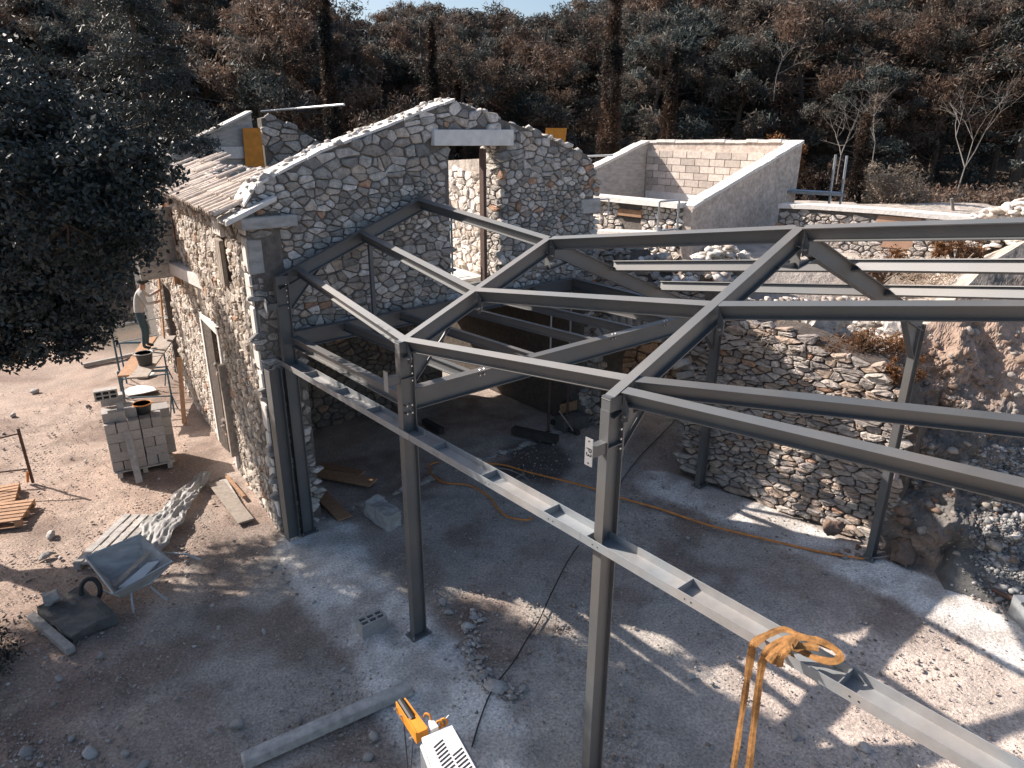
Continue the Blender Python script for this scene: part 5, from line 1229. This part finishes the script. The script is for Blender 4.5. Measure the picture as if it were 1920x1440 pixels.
def tree_proto(seed,H,form):
    rs=random.Random(seed); tr=MB(); lean=V(rs.uniform(-.12,.12),rs.uniform(-.1,.1),0); pts_=[V(0,0,-.5)]+[V(0,0,H*.9*k/6)+lean*H*(k/6)**2+V(rs.uniform(-.12,.12),rs.uniform(-.12,.12),0)*k*.3 for k in range(1,7)]
    tr.tube(pts_,[.17,.16,.14,.12,.09,.06,.03],7); cs=[];rd=[]
    nb=44 if form=='round' else 36
    for i in range(nb):
        f=rs.uniform(.12,.98) if form=='round' else rs.uniform(.30,1.0); a=rs.uniform(0,6.28); z=H*.9*f; k=f*6; base=pts_[min(6,max(1,int(k)))].copy(); base.z=z*.95
        prof=math.sin(min(1,(1.02-f)/.62)*math.pi*.5)**.7 if form=='round' else (.45+.55*math.sin((1-f)*math.pi/.6))
        L=H*.34*max(.12,prof)*rs.uniform(.65,1.15); tip=base+V(math.cos(a)*L,math.sin(a)*L,L*rs.uniform(.05,.45)); mid_=base.lerp(tip,.5)+V(0,0,-.08*L)
        tr.tube([base,mid_,tip],[.045,.03,.012],5)
        for q,t in enumerate((.55,.8,1.0)):
            p=base.lerp(tip,t)+V(rs.uniform(-.3,.3),rs.uniform(-.3,.3),rs.uniform(-.1,.3)); cs.append(tuple(p)); s=rs.uniform(.38,.72)*H/9; rd.append((s*1.15,s*1.15,s*.8))
    crown=leaves('crown',cs,rd,150,.24,.26,seed,.75); crown.transform(Matrix.Identity(4))
    return tr.mesh('trunk'),crown
protos=[tree_proto(1,9.5,'round'),tree_proto(2,9,'round'),tree_proto(3,10,'open'),tree_proto(4,8.5,'round'),tree_proto(5,9.5,'open')]
for k,(a,b) in enumerate(protos): a.materials.append(M['bark']); b.materials.append(M['pine'] if k%2==0 else M['pine_g'])
def put_tree(x,y,k,s,rz,z=None,lab=None,grp='pines on the wooded hillside'):
    z=float(hz(x,y)) if z is None else z
    kd_=['full rounded brown tinged pine','full rounded grey green pine','open branched brown pine','low bushy grey green pine','open branched russet pine'][k]; rw_='fronting the wood' if y<36 else 'mid wood' if y<52 else 'high in the wood'; sd_='at left' if x/y<-.25 else 'at right' if x/y>.25 else 'behind the ruins'
    t=thing('pine_tree',lab or f'{kd_} {rw_} {sd_}','tree',(x,y,z-.1),rz,grp); t.scale=(s*random.Random(int(x*10)).uniform(.9,1.15),s,s)
    o=obj('trunk',protos[k][0],None,t); o=obj('crown',protos[k][1],None,t); return t
rt_=random.Random(77); placed=[]
def ok(x,y,dmin):
    for a,b in placed:
        if (a-x)**2+(b-y)**2<dmin*dmin: return False
    return True
n_t=0
for row,(yd,cnt) in enumerate(((33,20),(37,24),(42,28),(48,30),(56,32),(66,34),(80,36))):
    for i in range(cnt):
        u=-120+2160*(i+.5+rt_.uniform(-.35,.35))/cnt; Yy=yd+rt_.uniform(-2,2)
        x=(u-960)/CF*Yy*.97
        if 380<u<520 and Yy<52: continue
        if row==0 and 560<u<1480: 
            if rt_.random()<.8: continue
        if row==0 and x>3 and Yy<33: Yy+=2
        if not ok(x,Yy,2.6): continue
        placed.append((x,Yy)); hh=float(hz(x,Yy)); 
        # cap the crown height so the ridge line of tree tops stays near the top of frame
        vt=rt_.uniform(-25,35) if 600<u<1180 or 1580<u<1650 else rt_.uniform(-110,-20)
        vt+= (60 if row==0 else 30 if row==1 else 10 if row==2 else 0)
        top_=AY(u,vt,Yy).z; s=max(.6,min(1.75,(top_-hh)/9.3)); 
        put_tree(x,Yy,rt_.randrange(5),s,rt_.uniform(0,6.28)); n_t+=1
print('trees',n_t)
# undergrowth mass on hillside
cs=[];rd=[]
for i in range(800):
    u=rt_.uniform(-100,2000); Yy=rt_.uniform(28,75); x=(u-960)/CF*Yy
    if 385<u<500: continue
    cs.append((x,Yy,float(hz(x,Yy))+.3)); s=rt_.uniform(.5,1.6); rd.append((s,s,s*.6))
for i in range(60):
    u=rt_.uniform(1490,1960); Yy=rt_.uniform(24,30); x=(u-960)/CF*Yy; cs.append((x,Yy,3.6+.5)); s=rt_.uniform(.5,1.0); rd.append((s,s,s*.8))
obj('undergrowth',leaves('undergrowth',cs,rd,170,.17,.4,9,.8),M['pine'],None,'stuff')
# shade giving trees up the left slope and beyond the picture
for (x,y,s) in ((-24,33,1.0),(-30,30,1.1),(-21,37,1.1),(-17,36,1.05),(-35,36,1.2)): put_tree(x,y,rt_.randrange(5),s,rt_.uniform(0,6))
# cypresses
def cypress(u,vb,vt,Yy,wpx,lab,seed):
    b=AY(u,vb,Yy); h0=float(hz(b.x,Yy)); zb=min(b.z,h0+.5) if False else b.z; topz_=AY(u,vt,Yy).z; H=topz_-h0; w=wpx/CF*Yy/2
    t=thing('cypress',lab,'tree',(b.x,Yy,h0)); MB().tube([(0,0,-.3),(0,0,H*.9)],[.14,.03],7).o('trunk',M['bark'],t)
    rs=random.Random(seed); cs=[];rd=[]
    for i in range(int(H*16)):
        f=rs.random(); r_=w*(1-f**2.2*.85)*(1 if f>.06 else .6); a=rs.uniform(0,6.28); q=r_*rs.uniform(.3,.85); cs.append((math.cos(a)*q,math.sin(a)*q,.2+f*H)); s=rs.uniform(.12,.24); rd.append((s,s,s*2.6))
    obj('crown',leaves('crown',cs,rd,110,.13,.3,seed,.6),M['cyp'],t)
def conifer(u,Yy,vt,wpx,lab,seed,mt):
    h0=float(hz((u-960)/CF*Yy,Yy)); x=(u-960)/CF*Yy*.97; H=AY(u,vt,Yy).z-h0; w=wpx/CF*Yy/2
    t=thing('conifer',lab,'tree',(x,Yy,h0)); st=MB().tube([(0,0,-.3),(0,0,H*.95)],[.28,.05],8); rs=random.Random(seed); cs=[];rd=[]
    for i in range(230):
        f=rs.random()**.9; r_=w*(1-f)**.7*rs.uniform(.55,1.1); a=rs.uniform(0,6.28); p=V(math.cos(a)*r_,math.sin(a)*r_,.6+f*H-.15*r_); cs.append(tuple(p)); q=rs.uniform(.35,.6); rd.append((q*1.3,q*1.3,q*.5))
        if i%4==0: st.tube([(0,0,p.z+.3),tuple(p)],[.05,.015],4)
    st.o('trunk',M['bark'],t); obj('crown',leaves('crown',cs,rd,170,.16,.3,seed,.8),mt,t)
conifer(300,25,-70,330,'massive near black conifer behind the oak and the far gable',61,M['oak'])
conifer(1890,33,-60,300,'dark dense conifer at the top right edge of the wood',62,M['oak'])
cypress(626,262,-60,28,42,'tall dark cypress behind the far gable, cut by the top edge',1)
cypress(812,205,58,33,38,'medium cypress just left of the gable peak',2)
cypress(863,200,108,36,28,'smallest cypress, right above the gable peak',3)
cypress(1140,290,-60,27,46,'tallest cypress with lit edge right of the gable',4)
cypress(1252,262,112,30,42,'medium cypress above the rendered building',5)
cypress(1598,385,238,24,24,'slim young cypress behind the scaffold posts',6)
# shrubs
def shrub(c,r,n,per,size,mt,lab,seed,asp=.4,cat='shrub'):
    rs=random.Random(seed); t=thing('shrub',lab,cat,tuple(c)); st=MB(); cs=[];rd=[]
    for i in range(n):
        d=V(rs.gauss(0,1),rs.gauss(0,1),abs(rs.gauss(.3,.8))).normalized(); p=V(d.x*r[0],d.y*r[1],d.z*r[2])*rs.uniform(.5,1); cs.append(tuple(p)); s=rs.uniform(.16,.3)*max(r); rd.append((s,s,s*.8))
        if i%3==0: st.tube([(0,0,-.2),p*.5+V(0,0,.1),p],[.03,.02,.008],5)
    st.o('stems',M['bark'],t); obj('foliage',leaves('foliage',cs,rd,per,size,asp,seed,.7),mt,t)
shrub(AY(1670,385,24)+V(0,0,-.3),(1.5,1.0,1.9),60,130,.10,M['shrub_g'],'rounded grey shrub behind the terrace wall',31)
shrub(AY(1450,275,27)+V(0,0,-1.2),(1.3,.8,1.7),40,110,.13,M['shrub_o'],'bright rusty orange shrub above the right corner of the outbuilding',32)
shrub(AY(1520,330,26)+V(0,0,-1),(1.2,.8,1.6),40,110,.12,M['cyp'],'dark brown bush between outbuilding and scaffold',33)
shrub(AY(745,260,31)+V(0,0,-1.4),(2.2,1.3,3.0),60,130,.15,M['pine'],'rust topped bush left of the medium cypress',34)
shrub(AY(1660,505,14.4)+V(0,0,-.1),(.9,.5,.5),30,90,.07,M['ivy'],'dry orange creeper at the foot of the terrace wall',35)
shrub(AY(1795,470,14.0)+V(0,0,-.1),(.5,.4,.55),26,90,.07,M['ivy'],'orange leaved creeper on the end of the terrace wall',36)
shrub(AY(1620,645,11.2)+V(0,0,-.1),(.8,.3,.35),30,80,.05,M['ivy'],'dry brown creeper hanging over the retaining wall top',37)
shrub(AY(1690,700,10.4)+V(0,0,-.1),(.35,.2,.5),20,70,.05,M['ivy'],'dry creeper beside the far right column',38)
shrub(AY(1880,790,10.8)+V(0,0,-.3),(1.2,.6,.9),40,140,.06,M['oak'],'dark leafy bush low on the earth bank at right',39)
# bare white shrubs
def bare(c,H,lab,seed,n=60):
    rs=random.Random(seed); mb=MB()
    def br(p,d,L,r,dep):
        q=p+d*L; mb.tube([p,p.lerp(q,.5)+V(rs.uniform(-.05,.05),0,rs.uniform(-.05,.05))*L,q],[r,r*.8,r*.55],5)
        if dep>0:
            for i in range(3): dd=(d+V(rs.gauss(0,.55),rs.gauss(0,.55),rs.gauss(.1,.35))).normalized(); br(q,dd,L*rs.uniform(.6,.85),r*.55,dep-1)
    br(V(0,0,0),V(0,0,1),H*.32,.02*H/2.5,4)
    o=mb.o('bare_tree',M['bark_pale']); o.location=c; tag(o,lab,'tree')
bare(AY(1568,345,22),2.6,'leafless whitish tree above the scaffold posts',41); bare(AY(1630,330,25),3.4,'leafless pale branching tree left of the grey shrub',42)
bare(AY(1790,400,27),5.2,'large bare limbed dead tree standing in the dark wood at right',43); bare(AY(1450,190,34),3.5,'dead white branches in the wood above the outbuilding',44)
# dry twigs on bank
tw=MB(); rs=random.Random(9)
for i in range(260):
    u=rs.uniform(1690,1830); v=rs.uniform(495,535); p=AY(u,v,13.6+rs.uniform(-.4,.4)); d=V(rs.gauss(0,1),rs.gauss(0,.5),rs.gauss(0,.35)).normalized()*rs.uniform(.15,.5); tw.tube([p,p+d*.5+V(0,0,.04),p+d],.006,4)
o=tw.o('dry_twigs',M['twig'],None,'stuff'); 
for i in range(150):
    pass
tw=MB()
for i in range(420):
    u=rs.uniform(1370,1740); v=rs.uniform(590,655+(u-1370)*.12); p=AY(u,v,12.4-(v-590)/90*1.2+rs.uniform(-.3,.2)); d=V(rs.gauss(0,1),rs.gauss(0,.5),rs.gauss(0,.4)).normalized()*rs.uniform(.08,.3); tw.tube([p,p+d],.004,4)
tw.o('dead_stems',M['twig'],None,'stuff')
# ------------------------------------------------------------------ holm oak on the left (large, dark)
def oak(base,blobs,per,size,lab,seed,trunk=None):
    rs=random.Random(seed); t=thing('holm_oak',lab,'tree',tuple(base)); st=MB(); cs=[];rd=[]
    B=Vector(base); crot=trunk or V(0,0,2.2)
    st.tube([V(0,0,-.2),crot*.5+V(.1,0,0),crot],[.24,.2,.17],9)
    for (c,r) in blobs:
        c=Vector(c)-B; st.tube([crot,crot.lerp(c,.5)+V(0,0,.15),c],[.1,.06,.025],6)
        n=int(26*r[0]*r[1]*3)
        for i in range(n):
            d=V(rs.gauss(0,1),rs.gauss(0,1),rs.gauss(0,1)).normalized(); k=rs.uniform(.35,1)**.6; p=c+V(d.x*r[0],d.y*r[1],d.z*r[2])*k; cs.append(tuple(p)); s=rs.uniform(.16,.34); rd.append((s,s,s*.7))
            if i%6==0: st.tube([c,p],[.02,.006],4)
    st.o('trunk',M['bark'],t); obj('crown',leaves('crown',cs,rd,per,size,.5,seed,.8,tri=False),M['oak'],t)
def BB(u,v,Y,r): return (AY(u,v,Y),r)
oak((-10.6,10.2,0),[BB(110,300,9.0,(1.0,.9,.9)),BB(190,330,8.8,(.85,.8,.8)),BB(30,400,9.6,(1.4,1.2,1.3)),BB(128,420,8.7,(.85,.85,.9)),BB(215,400,8.9,(.62,.6,.7)),BB(75,540,9.3,(.95,.95,.7)),BB(20,560,9.0,(1.0,1.0,.9)),BB(135,500,9.8,(.7,.8,.6)),((-9.3,11.6,5.6),(1.1,1.0,.9)),((-7.7,10.9,5.2),(.8,.7,.6)),((-10.6,12.1,5.6),(1.1,1.0,.9)),((-9.0,13.0,5.3),(1.2,1.1,.9)),((-10.0,13.4,6.0),(1.2,1.1,.9)),BB(-80,350,9.6,(1.6,1.6,1.6)),BB(30,250,9.6,(1.0,1.0,.8)),BB(-70,200,9.4,(1.3,1.2,1.0)),BB(265,470,10.0,(.22,.22,.18)),BB(285,410,10.3,(.25,.25,.2)),BB(150,640,9.2,(.2,.25,.3)),BB(205,585,9.6,(.18,.2,.14)),BB(35,660,8.9,(.3,.3,.25)),BB(-120,520,9.0,(1.3,1.3,1.2)),BB(90,620,9.0,(.45,.5,.4)),BB(230,300,8.9,(.5,.45,.42)),BB(290,335,10.2,(.22,.25,.12)),BB(160,615,9.3,(.4,.4,.22))],95,.075,'large dark holm oak overhanging the left side of the yard',51)
oak((-12.5,7.5,0),[((-10.2,9.6,4.6),(1.5,1.4,1.3)),((-11.5,8.6,5.6),(1.7,1.6,1.4)),((-12.2,7.4,4.0),(1.5,1.5,1.2)),((-9.6,8.1,3.9),(1.1,1.0,.9)),((-11.0,6.2,5.0),(1.4,1.4,1.2)),((-13.2,10.6,6.6),(1.5,1.4,1.2)),((-9.2,7.4,5.4),(1.2,1.2,1.0)),((-10.2,10.8,6.4),(1.3,1.2,1.0)),((-8.6,6.6,3.6),(.9,.9,.7)),((-12.2,9.6,7.4),(1.4,1.3,1.1))],85,.10,'second holm oak standing just beyond the left edge of the picture',52)
# low dark bush at the left edge
shrub(V(-7.4,7.0,0),(1.0,.9,.7),50,150,.06,M['oak'],'dark low bush in deep shade at the left edge of the near yard',55)
